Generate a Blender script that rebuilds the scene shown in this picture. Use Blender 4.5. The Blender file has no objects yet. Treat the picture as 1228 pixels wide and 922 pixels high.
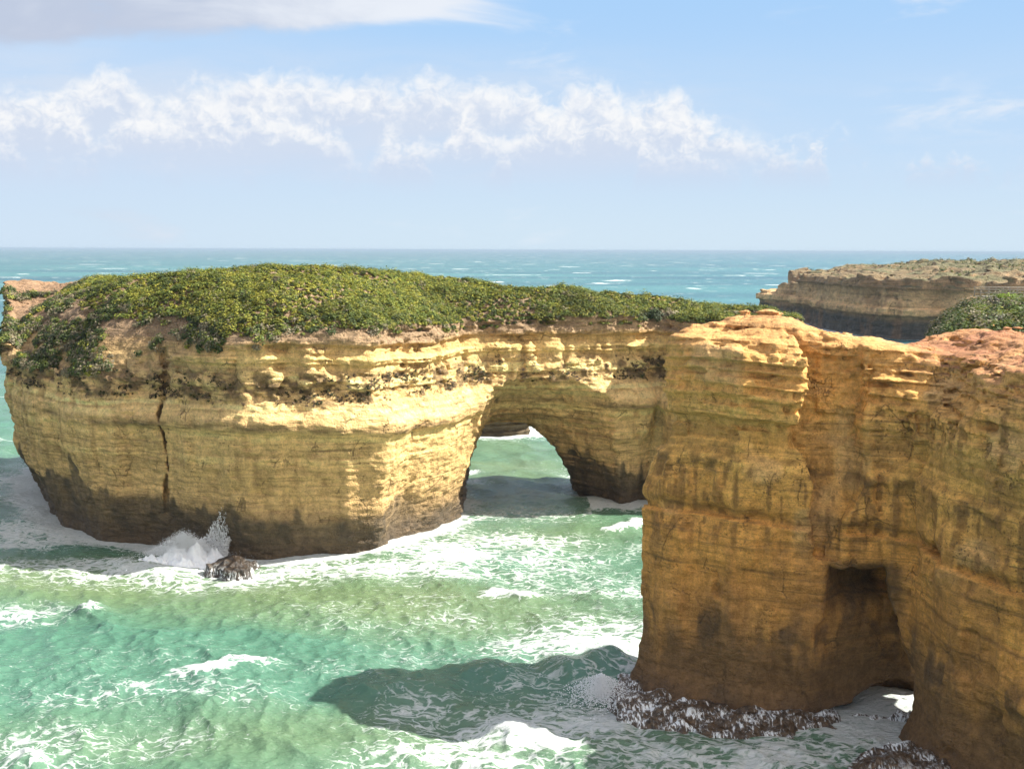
import bpy, math, random
import numpy as np
import openvdb
from mathutils import Vector, Matrix

rad = math.radians
scene = bpy.context.scene
COL = scene.collection
RNG = np.random.default_rng(7)

# ------------------------------------------------------------------ camera
CAM_H = 30.0
F_PX, CX, CY = 1400.0, 614.0, 461.0            # focal length in photo pixels, photo centre
PITCH = math.atan(161.2 / F_PX)
ROLL = rad(0.23)
cam_d = bpy.data.cameras.new("camera")
cam = bpy.data.objects.new("camera", cam_d)
COL.objects.link(cam)
cam_d.sensor_width = 36.0
cam_d.lens = F_PX / 1228.0 * 36.0
cam_d.clip_start = 0.5
cam_d.clip_end = 200000.0
cam.location = (0, 0, CAM_H)
cam.rotation_euler = (Matrix.Rotation(rad(90) - PITCH, 4, 'X') @ Matrix.Rotation(ROLL, 4, 'Z')).to_euler()
scene.camera = cam

# ------------------------------------------------------------------ sun, sky, exposure
SUN_EL, SUN_AZ = rad(45), rad(6.0)              # azimuth counted from +X towards +Y
SUN_STRENGTH = 4.7
SKY_STRENGTH = 0.15
EXPOSURE = 1.4
to_sun = Vector((math.cos(SUN_EL) * math.cos(SUN_AZ), math.cos(SUN_EL) * math.sin(SUN_AZ), math.sin(SUN_EL)))
sl = bpy.data.lights.new("sun", 'SUN')
sun = bpy.data.objects.new("sun", sl)
COL.objects.link(sun)
sl.energy = SUN_STRENGTH
sl.angle = rad(0.5)
sl.color = (1.0, 0.965, 0.87)
sun.rotation_euler = to_sun.to_track_quat('Z', 'Y').to_euler()
sun.location = (80, 20, 90)

scene.view_settings.view_transform = 'Standard'
scene.view_settings.look = 'None'
scene.view_settings.gamma = 1.0
scene.view_settings.exposure = EXPOSURE
scene.view_settings.use_curve_mapping = False
scene.render.engine = 'CYCLES'
scene.cycles.max_bounces = 4
scene.cycles.diffuse_bounces = 2
scene.cycles.glossy_bounces = 2
scene.cycles.transmission_bounces = 2
scene.cycles.volume_bounces = 0
scene.cycles.use_denoising = True
scene.cycles.use_adaptive_sampling = True
scene.cycles.adaptive_threshold = 0.02
scene.cycles.sample_clamp_indirect = 6.0


# ------------------------------------------------------------------ node helper
class NT:
    def __init__(self, tree):
        self.t = tree
        self.n = tree.nodes
        self.l = tree.links

    def new(self, typ, **kw):
        nd = self.n.new(typ)
        for k, v in kw.items():
            setattr(nd, k, v)
        return nd

    def put(self, sock, v):
        if isinstance(v, bpy.types.NodeSocket):
            self.l.new(v, sock)
        elif v is not None:
            if sock.type == 'RGBA' and not isinstance(v, (int, float)) and len(v) == 3:
                v = (*v, 1.0)
            sock.default_value = v

    def math(self, op, a, b=None, c=None, clamp=False):
        nd = self.new('ShaderNodeMath', operation=op, use_clamp=clamp)
        self.put(nd.inputs[0], a)
        if b is not None: self.put(nd.inputs[1], b)
        if c is not None: self.put(nd.inputs[2], c)
        return nd.outputs[0]

    def vmath(self, op, a, b=None):
        nd = self.new('ShaderNodeVectorMath', operation=op)
        self.put(nd.inputs[0], a)
        if b is not None: self.put(nd.inputs[1], b)
        return nd.outputs[0]

    def comb(self, x, y, z):
        nd = self.new('ShaderNodeCombineXYZ')
        for i, v in enumerate((x, y, z)): self.put(nd.inputs[i], v)
        return nd.outputs[0]

    def sep(self, v):
        nd = self.new('ShaderNodeSeparateXYZ')
        self.put(nd.inputs[0], v)
        return nd.outputs

    def smooth(self, v, a, b, lo=0.0, hi=1.0):
        nd = self.new('ShaderNodeMapRange', interpolation_type='SMOOTHSTEP')
        self.put(nd.inputs[0], v)
        for i, q in zip((1, 2, 3, 4), (a, b, lo, hi)): self.put(nd.inputs[i], q)
        return nd.outputs[0]

    def noise(self, v, scale, detail=4, rough=0.55, dist=0.0, out='Fac'):
        nd = self.new('ShaderNodeTexNoise')
        self.put(nd.inputs['Vector'], v)
        nd.inputs['Scale'].default_value = scale
        nd.inputs['Detail'].default_value = detail
        nd.inputs['Roughness'].default_value = rough
        nd.inputs['Distortion'].default_value = dist
        return nd.outputs[out]

    def voro(self, v, scale, feature='F1', out='Distance', rnd=1.0):
        nd = self.new('ShaderNodeTexVoronoi', feature=feature)
        self.put(nd.inputs['Vector'], v)
        nd.inputs['Scale'].default_value = scale
        nd.inputs['Randomness'].default_value = rnd
        return nd.outputs[out]

    def mix(self, f, a, b, blend='MIX'):
        nd = self.new('ShaderNodeMix', data_type='RGBA', blend_type=blend)
        self.put(nd.inputs['Factor'], f)
        self.put(nd.inputs['A'], None)
        socks = [s for s in nd.inputs if s.type == 'RGBA']
        self.put(socks[0], a)
        self.put(socks[1], b)
        return [s for s in nd.outputs if s.type == 'RGBA'][0]

    def attr(self, name, out='Fac'):
        nd = self.new('ShaderNodeAttribute')
        nd.attribute_name = name
        return nd.outputs[out]

    def bump(self, h, dist, strength=1.0, normal=None):
        nd = self.new('ShaderNodeBump')
        nd.inputs['Strength'].default_value = strength
        nd.inputs['Distance'].default_value = dist
        self.put(nd.inputs['Height'], h)
        if normal is not None: self.put(nd.inputs['Normal'], normal)
        return nd.outputs[0]


def material(name):
    m = bpy.data.materials.new(name)
    m.use_nodes = True
    m.node_tree.nodes.clear()
    g = NT(m.node_tree)
    out = g.new('ShaderNodeOutputMaterial')
    b = g.new('ShaderNodeBsdfPrincipled')
    g.l.new(b.outputs[0], out.inputs['Surface'])
    return m, g, b, out


# ------------------------------------------------------------------ world: Nishita sky with cloud banks
def build_world():
    w = bpy.data.worlds.new("World")
    scene.world = w
    w.use_nodes = True
    w.node_tree.nodes.clear()
    g = NT(w.node_tree)
    out = g.new('ShaderNodeOutputWorld')
    bg = g.new('ShaderNodeBackground')
    g.l.new(bg.outputs[0], out.inputs['Surface'])
    bg.inputs['Strength'].default_value = SKY_STRENGTH
    sky = g.new('ShaderNodeTexSky', sky_type='NISHITA')
    sky.sun_disc = False
    sky.sun_elevation = SUN_EL
    sky.sun_rotation = rad(90) - SUN_AZ
    sky.altitude = 30
    sky.air_density = 1.0
    sky.dust_density = 0.6
    sky.ozone_density = 1.5
    def n2d(v, scale, detail=4, rough=0.55, dist=0.0):
        nd = g.new('ShaderNodeTexNoise', noise_dimensions='2D')
        g.put(nd.inputs['Vector'], v)
        for k, q in (('Scale', scale), ('Detail', detail), ('Roughness', rough), ('Distortion', dist)):
            nd.inputs[k].default_value = q
        return nd.outputs['Fac']

    d = g.new('ShaderNodeTexCoord').outputs['Generated']
    x, y, z = g.sep(d)
    el = g.math('MULTIPLY', g.math('ARCSINE', z), 57.2958)
    az = g.math('MULTIPLY', g.math('ARCTAN2', x, y), 57.2958)
    K = 2.0 ** -EXPOSURE / SKY_STRENGTH
    kc = lambda r, gg, bb: (r * K, gg * K, bb * K)
    p = g.comb(g.math('MULTIPLY', az, 0.1), g.math('MULTIPLY', el, 0.125), 0.0)

    def gauss(c, r, v):            # bell around c with half width r
        q = g.math('DIVIDE', g.math('SUBTRACT', v, c), r)
        return g.math('POWER', 2.718, g.math('MULTIPLY', g.math('MULTIPLY', q, q), -1.0))

    def bank(el0, hmax, azs, ps, seed, mask, lo=0.36, hi=0.66):
        hn = n2d(g.comb(g.math('MULTIPLY', az, azs), seed, 0.0), 1.0, 2, 0.6)
        hh = g.math('MULTIPLY', g.math('MULTIPLY', g.smooth(hn, lo, hi), hmax), mask)
        q = g.comb(g.math('MULTIPLY_ADD', az, ps, seed * 3.7), g.math('MULTIPLY_ADD', el, ps * 1.2, seed), 0.0)
        wob = g.new('ShaderNodeTexNoise', noise_dimensions='2D')
        g.put(wob.inputs['Vector'], q)
        wob.inputs['Scale'].default_value = 2.2
        wob.inputs['Detail'].default_value = 2
        q = g.vmath('ADD', q, g.vmath('MULTIPLY', g.vmath('SUBTRACT', wob.outputs['Color'], (0.5, 0.5, 0.5)), (0.35, 0.35, 0.0)))

        def puff(qq):
            v = g.new('ShaderNodeTexVoronoi', feature='F1', voronoi_dimensions='2D')
            g.put(v.inputs['Vector'], qq)
            v.normalize = True
            v.inputs['Scale'].default_value = 1.0
            v.inputs['Detail'].default_value = 3
            v.inputs['Roughness'].default_value = 0.52
            v.inputs['Lacunarity'].default_value = 2.1
            return g.math('SUBTRACT', 1.0, v.outputs['Distance'])
        bl = puff(q)
        bs = puff(g.vmath('ADD', q, (0.16, 0.20, 0.0)))
        fine = n2d(q, 5.0, 4, 0.62)
        e = g.math('SUBTRACT', el, el0)
        f = g.math('ADD', g.math('SUBTRACT', hh, e), g.math('MULTIPLY', g.math('SUBTRACT', bl, 0.62), 3.0))
        f = g.math('ADD', f, g.math('MULTIPLY', g.math('SUBTRACT', fine, 0.5), 1.1))
        dens = g.math('MULTIPLY', g.smooth(f, 0.0, 1.4), g.smooth(e, -0.8, 1.6))
        dens = g.math('MULTIPLY', dens, g.smooth(hh, 0.05, 0.6))
        up = g.math('DIVIDE', e, g.math('ADD', hh, 0.6))
        sh = g.math('ADD', g.math('MULTIPLY', g.math('SUBTRACT', bl, bs), 1.1), g.math('MULTIPLY', up, 0.75))
        sh = g.math('ADD', sh, g.math('MULTIPLY', g.math('SUBTRACT', fine, 0.5), 0.9))
        sh = g.math('SUBTRACT', sh, g.math('MULTIPLY', g.smooth(f, 0.3, 3.2), 0.25))
        return dens, g.smooth(sh, 0.0, 0.62)

    wide = g.smooth(az, 17.0, 6.0, 0.12, 1.0)
    banks = [bank(4.8, 3.6, 0.15, 0.34, 9.3, wide, 0.24, 0.66), bank(3.5, 3.4, 0.19, 0.44, 7.7, wide, 0.14, 0.58), bank(3.1, 2.0, 0.30, 0.80, 1.3, 1.0, 0.40, 0.64)]
    # soft grey sheet high on the left
    sheet = g.math('MULTIPLY', g.smooth(az, 3.0, -9.0), g.smooth(g.math('SUBTRACT', el, g.math('MULTIPLY_ADD', az, 0.11, 1.32)), 8.6, 10.8))
    q2 = g.comb(g.math('MULTIPLY_ADD', az, 0.06, 3.7), g.math('MULTIPLY', el, 0.20), 3.7)
    sn = n2d(q2, 2.0, 8, 0.55, 0.3)
    sheet_d = g.smooth(g.math('ADD', sheet, g.math('MULTIPLY', g.math('SUBTRACT', sn, 0.5), 2.1)), 0.22, 0.95)
    q3 = g.comb(g.math('MULTIPLY_ADD', az, 0.07, 9.1), g.math('MULTIPLY', el, 0.30), 9.1)
    wn = n2d(q3, 2.2, 7, 0.6, 0.3)
    wisp = g.math('MULTIPLY', g.math('MULTIPLY', gauss(6.2, 0.9, el), g.smooth(az, 15.0, 19.0)), g.smooth(wn, 0.38, 0.62))
    veil = g.math('MULTIPLY', g.math('MULTIPLY', g.smooth(el, 1.6, 5.0), g.smooth(el, 10.4, 6.6)), g.smooth(az, 17.0, -6.0, 0.15, 0.95))
    veil = g.math('MULTIPLY', veil, g.smooth(wn, 0.32, 0.62, 0.35, 1.0))
    grad = g.mix(g.smooth(el, 0.0, 5.5), kc(.66, .80, .92), kc(.56, .74, .95))
    grad = g.mix(g.smooth(el, 3.5, 13.0), grad, kc(.40, .64, .96))
    grad = g.mix(g.smooth(az, 0.0, -25.0, 0.0, 0.35), grad, kc(.62, .74, .92))
    over = g.smooth(n2d(g.vmath('MULTIPLY', d, (3.0, 3.0, 5.0)), 1.0, 3, 0.55), 0.34, 0.60)
    high = g.mix(g.math('MULTIPLY', over, 0.85), sky.outputs[0], kc(1.25, 1.16, 1.0))  # warm overhead cloud added out of view to lift the fill
    s_col = g.mix(g.smooth(el, 11.0, 30.0), grad, high)
    # invented warm cloud behind the camera, added unseen to fill the shaded rock
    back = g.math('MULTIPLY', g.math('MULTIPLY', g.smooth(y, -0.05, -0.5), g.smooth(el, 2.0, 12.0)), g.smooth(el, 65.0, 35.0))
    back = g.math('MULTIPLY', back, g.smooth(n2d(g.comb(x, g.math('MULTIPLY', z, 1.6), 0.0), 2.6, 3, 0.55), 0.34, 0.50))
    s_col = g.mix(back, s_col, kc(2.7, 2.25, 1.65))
    col = g.mix(veil, s_col, kc(.655, .755, .905))
    col = g.mix(g.math('MULTIPLY', wisp, 0.85), col, kc(.78, .85, .95))
    shs = g.smooth(g.math('ADD', g.math('MULTIPLY', g.math('SUBTRACT', sn, 0.5), 1.4), g.smooth(az, -24.0, 2.0, -0.05, 0.8)), -0.1, 0.9)
    scol = g.mix(shs, kc(.54, .60, .74), kc(.86, .89, .95))
    col = g.mix(g.math('MULTIPLY', sheet_d, 0.92), col, scol)
    for dens, sh in banks:
        ccol = g.mix(sh, kc(.66, .735, .875), kc(.96, .965, .975))
        ccol = g.mix(g.smooth(el, 5.5, 3.2, 0.0, 0.75), ccol, kc(.61, .71, .88))
        col = g.mix(g.math('MULTIPLY', dens, 0.92), col, ccol)
    # only the sky above the horizon
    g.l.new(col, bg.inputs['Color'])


build_world()


# ------------------------------------------------------------------ unprojection of photo pixels onto planes of the place
_cp, _sp = math.cos(PITCH), math.sin(PITCH)


def ray(px, py):
    r, u = (px - CX) / F_PX, (CY - py) / F_PX
    return r, _cp + _sp * u, -_sp + _cp * u


def G(px, py, z=0.0):
    x, y, w = ray(px, py)
    t = (z - CAM_H) / w
    return x * t, y * t


def D(px, py, d):
    x, y, w = ray(px, py)
    t = d / y
    return x * t, CAM_H + w * t


# ------------------------------------------------------------------ numpy noise
_TAB = np.random.default_rng(11).random((64, 64, 64)).astype(np.float32)


def vnoise(x, y, z):
    xi, yi, zi = np.floor(x), np.floor(y), np.floor(z)
    fx, fy, fz = (x - xi).astype(np.float32), (y - yi).astype(np.float32), (z - zi).astype(np.float32)
    xi, yi, zi = xi.astype(np.int64) & 63, yi.astype(np.int64) & 63, zi.astype(np.int64) & 63
    x1, y1, z1 = (xi + 1) & 63, (yi + 1) & 63, (zi + 1) & 63
    u, v, w = [f * f * (3 - 2 * f) for f in (fx, fy, fz)]
    T = _TAB
    a = T[xi, yi, zi] * (1 - u) + T[x1, yi, zi] * u
    b = T[xi, y1, zi] * (1 - u) + T[x1, y1, zi] * u
    c = T[xi, yi, z1] * (1 - u) + T[x1, yi, z1] * u
    e = T[xi, y1, z1] * (1 - u) + T[x1, y1, z1] * u
    return (a * (1 - v) + b * v) * (1 - w) + (c * (1 - v) + e * v) * w


def fbm(x, y, z, oct=4, gain=0.5, lac=2.03):
    """zero-centred, about -1..1"""
    s, amp, tot, f = 0.0, 1.0, 0.0, 1.0
    for i in range(oct):
        s = s + amp * (vnoise(x * f + 17.3 * i, y * f + 5.1 * i, z * f + 9.7 * i) * 2 - 1)
        tot += amp
        amp *= gain
        f *= lac
    return s / tot * 1.5


def cell(x, y, z):
    """a random value per jointed block, -0.5..0.5"""
    return _TAB[np.floor(x).astype(np.int64) & 63, np.floor(y).astype(np.int64) & 63, np.floor(z).astype(np.int64) & 63] - 0.5


def blocks(x, y, z, w, h, wob=0.35):
    k = wob * fbm(x / (w * 0.9), y / (w * 0.9), z / (w * 1.5), 2)
    return cell((x * 0.86 + y * 0.5) / w + k, (y * 0.86 - x * 0.5) / w + k, z / h + 0.5 * k)


def sst(v, a, b):
    t = np.clip((v - a) / (b - a), 0, 1)
    return t * t * (3 - 2 * t)


def poly_sdf(px, py, poly):
    """signed distance to a polygon (negative inside), px and py any shape"""
    poly = np.asarray(poly, float)
    d = np.full(px.shape, 1e18)
    ins = np.zeros(px.shape, bool)
    n = len(poly)
    for i in range(n):
        ax, ay = poly[i]
        bx, by = poly[(i + 1) % n]
        ex, ey = bx - ax, by - ay
        wx, wy = px - ax, py - ay
        t = np.clip((wx * ex + wy * ey) / (ex * ex + ey * ey + 1e-12), 0, 1)
        d = np.minimum(d, (wx - ex * t) ** 2 + (wy - ey * t) ** 2)
        c1 = (ay <= py) & (by > py)
        c2 = (by <= py) & (ay > py)
        cr = ex * wy - ey * wx
        ins ^= (c1 & (cr > 0)) | (c2 & (cr < 0))
    d = np.sqrt(d)
    return np.where(ins, -d, d)


def smax(a, b, k):
    h = np.clip(0.5 + 0.5 * (a - b) / k, 0, 1)
    return b * (1 - h) + a * h + k * h * (1 - h)


def layers(seed, lo, hi, tmin, tmax):
    """a piecewise random hardness per stratum, as an interpolation table over height"""
    r = np.random.default_rng(seed)
    z, xs, vs = lo, [], []
    while z < hi:
        t = r.uniform(tmin, tmax)
        v = r.uniform(-1, 1)
        e = min(0.06, t * 0.25)
        xs += [z + e, z + t - e]
        vs += [v, v * 0.8]
        z += t
    return np.array(xs), np.array(vs)


def lay(tab, s):
    return np.interp(s, tab[0], tab[1]).astype(np.float32)


# ------------------------------------------------------------------ mesh building
def mesh_from(name, verts, faces, mat, smooth=True, parent=None, nside=4):
    me = bpy.data.meshes.new(name)
    verts = np.ascontiguousarray(verts, np.float32)
    faces = np.ascontiguousarray(faces, np.int32)
    nf = len(faces)
    me.vertices.add(len(verts))
    me.vertices.foreach_set('co', verts.ravel())
    me.loops.add(nf * nside)
    me.loops.foreach_set('vertex_index', faces.ravel())
    me.polygons.add(nf)
    me.polygons.foreach_set('loop_start', np.arange(nf, dtype=np.int32) * nside)
    me.polygons.foreach_set('loop_total', np.full(nf, nside, np.int32))
    if smooth:
        me.polygons.foreach_set('use_smooth', np.ones(nf, bool))
    me.update(calc_edges=True)
    me.validate()
    if mat: me.materials.append(mat)
    o = bpy.data.objects.new(name, me)
    COL.objects.link(o)
    if parent: o.parent = parent
    return o


def set_color(o, name, rgb):
    a = o.data.attributes.new(name, 'FLOAT_COLOR', 'POINT')
    c = np.ones((len(rgb), 4), np.float32)
    c[:, :3] = rgb
    a.data.foreach_set('color', c.ravel())


def set_float(o, name, v):
    a = o.data.attributes.new(name, 'FLOAT', 'POINT')
    a.data.foreach_set('value', np.ascontiguousarray(v, np.float32))


def tag(o, label=None, cat=None, group=None, kind=None):
    if label: o['label'] = label
    if cat: o['category'] = cat
    if group: o['group'] = group
    if kind: o['kind'] = kind
    return o


def vnormals(o):
    n = np.empty(len(o.data.vertices) * 3, np.float32)
    o.data.vertex_normals.foreach_get('vector', n)
    return n.reshape(-1, 3)


def rock_mesh(name, bounds, hxy, hz, fn, mat):
    """Mesh of the zero surface of fn(X, Y, z) sampled slice by slice on a regular grid."""
    (x0, x1), (y0, y1), (z0, z1) = bounds
    xs, ys, zs = np.arange(x0, x1, hxy), np.arange(y0, y1, hxy), np.arange(z0, z1, hz)
    X, Y = np.meshgrid(xs, ys, indexing='ij')
    ctx = fn(X, Y, None)
    A = np.empty((len(xs), len(ys), len(zs)), np.float32)
    for k, z in enumerate(zs):
        A[:, :, k] = np.clip(fn(X, Y, z, ctx), -1.0, 1.0)
    A[0], A[-1] = np.maximum(A[0], 0.3), np.maximum(A[-1], 0.3)
    A[:, 0], A[:, -1] = np.maximum(A[:, 0], 0.3), np.maximum(A[:, -1], 0.3)
    A[:, :, 0], A[:, :, -1] = np.maximum(A[:, :, 0], 0.3), np.maximum(A[:, :, -1], 0.3)
    g = openvdb.FloatGrid(1.0)
    g.copyFromArray(A)
    P, Q = g.convertToQuads(0.0)
    P = P * np.array([hxy, hxy, hz], np.float32) + np.array([x0, y0, z0], np.float32)
    return mesh_from(name, P, Q.astype(np.int32), mat)


# ------------------------------------------------------------------ materials
def rock_material(name, bump=0.35, fine=1.0, bed=0.9):
    m, g, b, out = material(name)
    pos = g.new('ShaderNodeNewGeometry').outputs['Position']
    x, y, z = g.sep(pos)
    flat = g.comb(g.math('MULTIPLY', x, 0.35), g.math('MULTIPLY', y, 0.35), g.math('MULTIPLY', z, 2.2))
    vert = g.comb(g.math('MULTIPLY', x, 2.0), g.math('MULTIPLY', y, 2.0), g.math('MULTIPLY', z, 0.25))
    n1 = g.noise(pos, 1.4 * fine, 6, 0.68, 0.4)
    n2 = g.noise(flat, 1.6 * fine, 4, 0.6)
    n3 = g.noise(vert, 1.1 * fine, 3, 0.6)
    n4 = g.noise(pos, 6.5 * fine, 3, 0.65)
    pits = g.voro(pos, 2.6 * fine, 'F1')
    patch = g.noise(pos, 0.45, 3, 0.5)
    pit = g.math('MULTIPLY', g.smooth(pits, 0.28, 0.12), g.smooth(patch, 0.48, 0.62))
    col = g.attr('tone', 'Color')
    fw = g.vmath('ADD', g.comb(g.math('MULTIPLY', x, 0.30), g.math('MULTIPLY', y, 0.30), g.math('MULTIPLY', z, 0.16)), g.comb(g.math('MULTIPLY', n1, 0.16), g.math('MULTIPLY', n3, 0.14), 0.0))
    fr = g.voro(fw, 1.0 * fine, 'DISTANCE_TO_EDGE')
    fr = g.math('MULTIPLY', g.smooth(fr, 0.016, 0.004), g.smooth(patch, 0.54, 0.62))
    wmask = g.smooth(patch, 0.42, 0.60, 0.1, 1.0)
    f = g.math('ADD', g.math('MULTIPLY', g.math('SUBTRACT', n1, 0.5), 1.15), g.math('MULTIPLY', g.math('MULTIPLY', g.math('SUBTRACT', n2, 0.5), 0.85), wmask))
    f = g.math('ADD', f, g.math('MULTIPLY', g.math('MULTIPLY', g.math('SUBTRACT', n3, 0.5), 0.55), g.math('SUBTRACT', 1.1, wmask)))
    f = g.math('ADD', f, g.math('MULTIPLY', g.math('SUBTRACT', n4, 0.5), 0.75))
    f = g.smooth(f, -0.42, 0.42, 0.58, 1.36)
    gray = g.comb(f, f, f)
    col = g.mix(1.0, col, gray, 'MULTIPLY')
    thin = g.noise(g.comb(g.math('MULTIPLY', x, 0.06), g.math('MULTIPLY', y, 0.06), g.math('MULTIPLY', z, 3.4)), 1.0 * fine, 3, 0.6)
    thin = g.math('MULTIPLY', g.smooth(thin, 0.57, 0.64), g.smooth(patch, 0.34, 0.56))
    col = g.mix(g.math('MULTIPLY', thin, 0.42), col, (0.13, 0.085, 0.035))
    spot = g.smooth(g.noise(pos, 2.6 * fine, 5, 0.72), 0.57, 0.66)
    spot = g.math('MULTIPLY', spot, g.attr('stain'))
    col = g.mix(g.math('MULTIPLY', spot, 0.75), col, (0.075, 0.055, 0.03))
    col = g.mix(g.math('MULTIPLY', fr, 0.55), col, (0.10, 0.065, 0.03))
    col = g.mix(g.math('MULTIPLY', pit, 0.5), col, (0.10, 0.07, 0.035))
    g.put(b.inputs['Base Color'], col)
    g.put(b.inputs['Roughness'], g.smooth(g.attr('wet'), 0.0, 1.0, 0.95, 0.62))
    b.inputs['Specular IOR Level'].default_value = 0.25
    h = g.math('ADD', g.math('ADD', g.math('MULTIPLY', n1, 1.0), g.math('MULTIPLY', n2, bed)),
               g.math('ADD', g.math('MULTIPLY', n4, 0.45), g.math('MULTIPLY', g.math('ADD', pit, fr), -0.40)))
    g.put(b.inputs['Normal'], g.bump(h, bump))
    return m


def leaf_material(name):
    m, g, b, out = material(name)
    col = g.attr('tone', 'Color')
    n = g.noise(g.new('ShaderNodeNewGeometry').outputs['Position'], 3.0, 2)
    f = g.smooth(n, 0.3, 0.7, 0.75, 1.25)
    col = g.mix(1.0, col, g.comb(f, f, f), 'MULTIPLY')
    g.put(b.inputs['Base Color'], col)
    b.inputs['Roughness'].default_value = 0.65
    b.inputs['Specular IOR Level'].default_value = 0.25
    tr = g.new('ShaderNodeBsdfTranslucent')
    g.put(tr.inputs['Color'], g.mix(1.0, col, (1.0, 1.1, 0.5), 'MULTIPLY'))
    mx = g.new('ShaderNodeMixShader')
    mx.inputs[0].default_value = 0.25
    g.l.new(b.outputs[0], mx.inputs[1])
    g.l.new(tr.outputs[0], mx.inputs[2])
    g.l.new(mx.outputs[0], out.inputs['Surface'])
    return m


M_ROCK = rock_material('limestone')
M_ROCK_NEAR = rock_material('ochre_limestone', 0.20, 1.5, 0.5)
M_ROCK_FAR = rock_material('far_limestone', 0.9, 0.35)
M_LEAF = leaf_material('leaves')


def ramp(s, stops):
    zs = [a for a, _ in stops]
    return np.stack([np.interp(s, zs, [c[i] for _, c in stops]) for i in range(3)], -1)


def mixc(c, f, k):
    f = np.clip(f, 0, 1)[:, None]
    return c * (1 - f) + np.asarray(k)[None] * f


# ------------------------------------------------------------------ ARCH ISLAND
P_ISLAND = [(-61.8, 144), (-58.2, 135.5), (-50.6, 124.5), (-43, 118.3), (-35, 114.7), (-29.6, 112), (-25.2, 109.8),
            (-20.2, 109.9), (-15.8, 111.0), (-12.7, 112.7), (-11.3, 115.2), (-9.3, 119.6), (-7.3, 124.0), (-5.0, 129.0), (0, 130.3),
            (6, 131.6), (12, 133.0), (15.2, 133.6), (16.6, 135.4), (17.6, 135.2), (19.2, 131.8), (24, 131.0),
            (30, 132), (35.5, 137), (36, 148), (28, 154), (14, 152.5), (0, 151.5), (-10, 153), (-25, 158), (-45, 164),
            (-58, 164), (-64.8, 158), (-64.8, 151)]
F_CUT = [D(x, y, 131) for x, y in ((552, 700), (553, 610), (554, 580), (566, 535), (576, 503), (594, 464), (625, 452), (692, 449), (732, 464), (753, 503), (763, 550), (774, 610), (774, 700))]
B_CUT = [D(x, y, 141) for x, y in ((551, 700), (551, 600), (562, 545), (569, 522), (582, 508), (600, 502), (630, 508), (650, 522), (668, 545), (690, 582), (708, 604), (715, 700))]
L_COARSE = layers(3, -5, 40, 0.7, 2.2)
L_FINE = layers(4, -5, 40, 0.18, 0.6)


def island_top(X, Y, d2):
    rim = np.interp(X, [-66, -60, -55, -45, -36, -30, -22, -8, 0, 14, 31], [25.6, 22.0, 18.2, 17.6, 19.0, 20.6, 21.2, 21.3, 21.7, 22.2, 22.0])
    dome = np.interp(X, [-66, -58, -50, -40, -32, -22, -10, 0, 10, 20, 33], [25.9, 25.6, 26.0, 27.3, 28.0, 27.4, 26.4, 25.4, 24.4, 23.8, 22.8])
    W = np.interp(X, [-66, -45, -20, 5, 30], [12, 15, 14, 13, 10])
    rim = rim + (dome - rim) * sst(Y, 148, 156) * 0.8           # the seaward side stays high
    t = np.clip(-d2 / W, 0, 1)
    t = 1 - (1 - t) ** 2.2
    return rim + (dome - rim) * t + 0.9 * fbm(X / 9, Y / 9, X * 0, 3) * np.clip(-d2 / 4, 0, 1)


def crack_cut(X, d2, z, px, d, zlo, zhi, w, depth, seed):
    if z < zlo or z > zhi: return None
    x0 = D(px, 500, d)[0]
    t = (z - zlo) / (zhi - zlo)
    xc = x0 + 0.5 * float(fbm(np.array([z * 0.22]), np.array([seed * 3.1]), np.array([0.0]), 3)[0])
    ww = w * (0.45 + 0.9 * (1 - t) ** 2 + 0.25 * math.sin(z * 2.3 + seed))
    return np.minimum(ww - np.abs(X - xc), d2 + depth)


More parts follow.
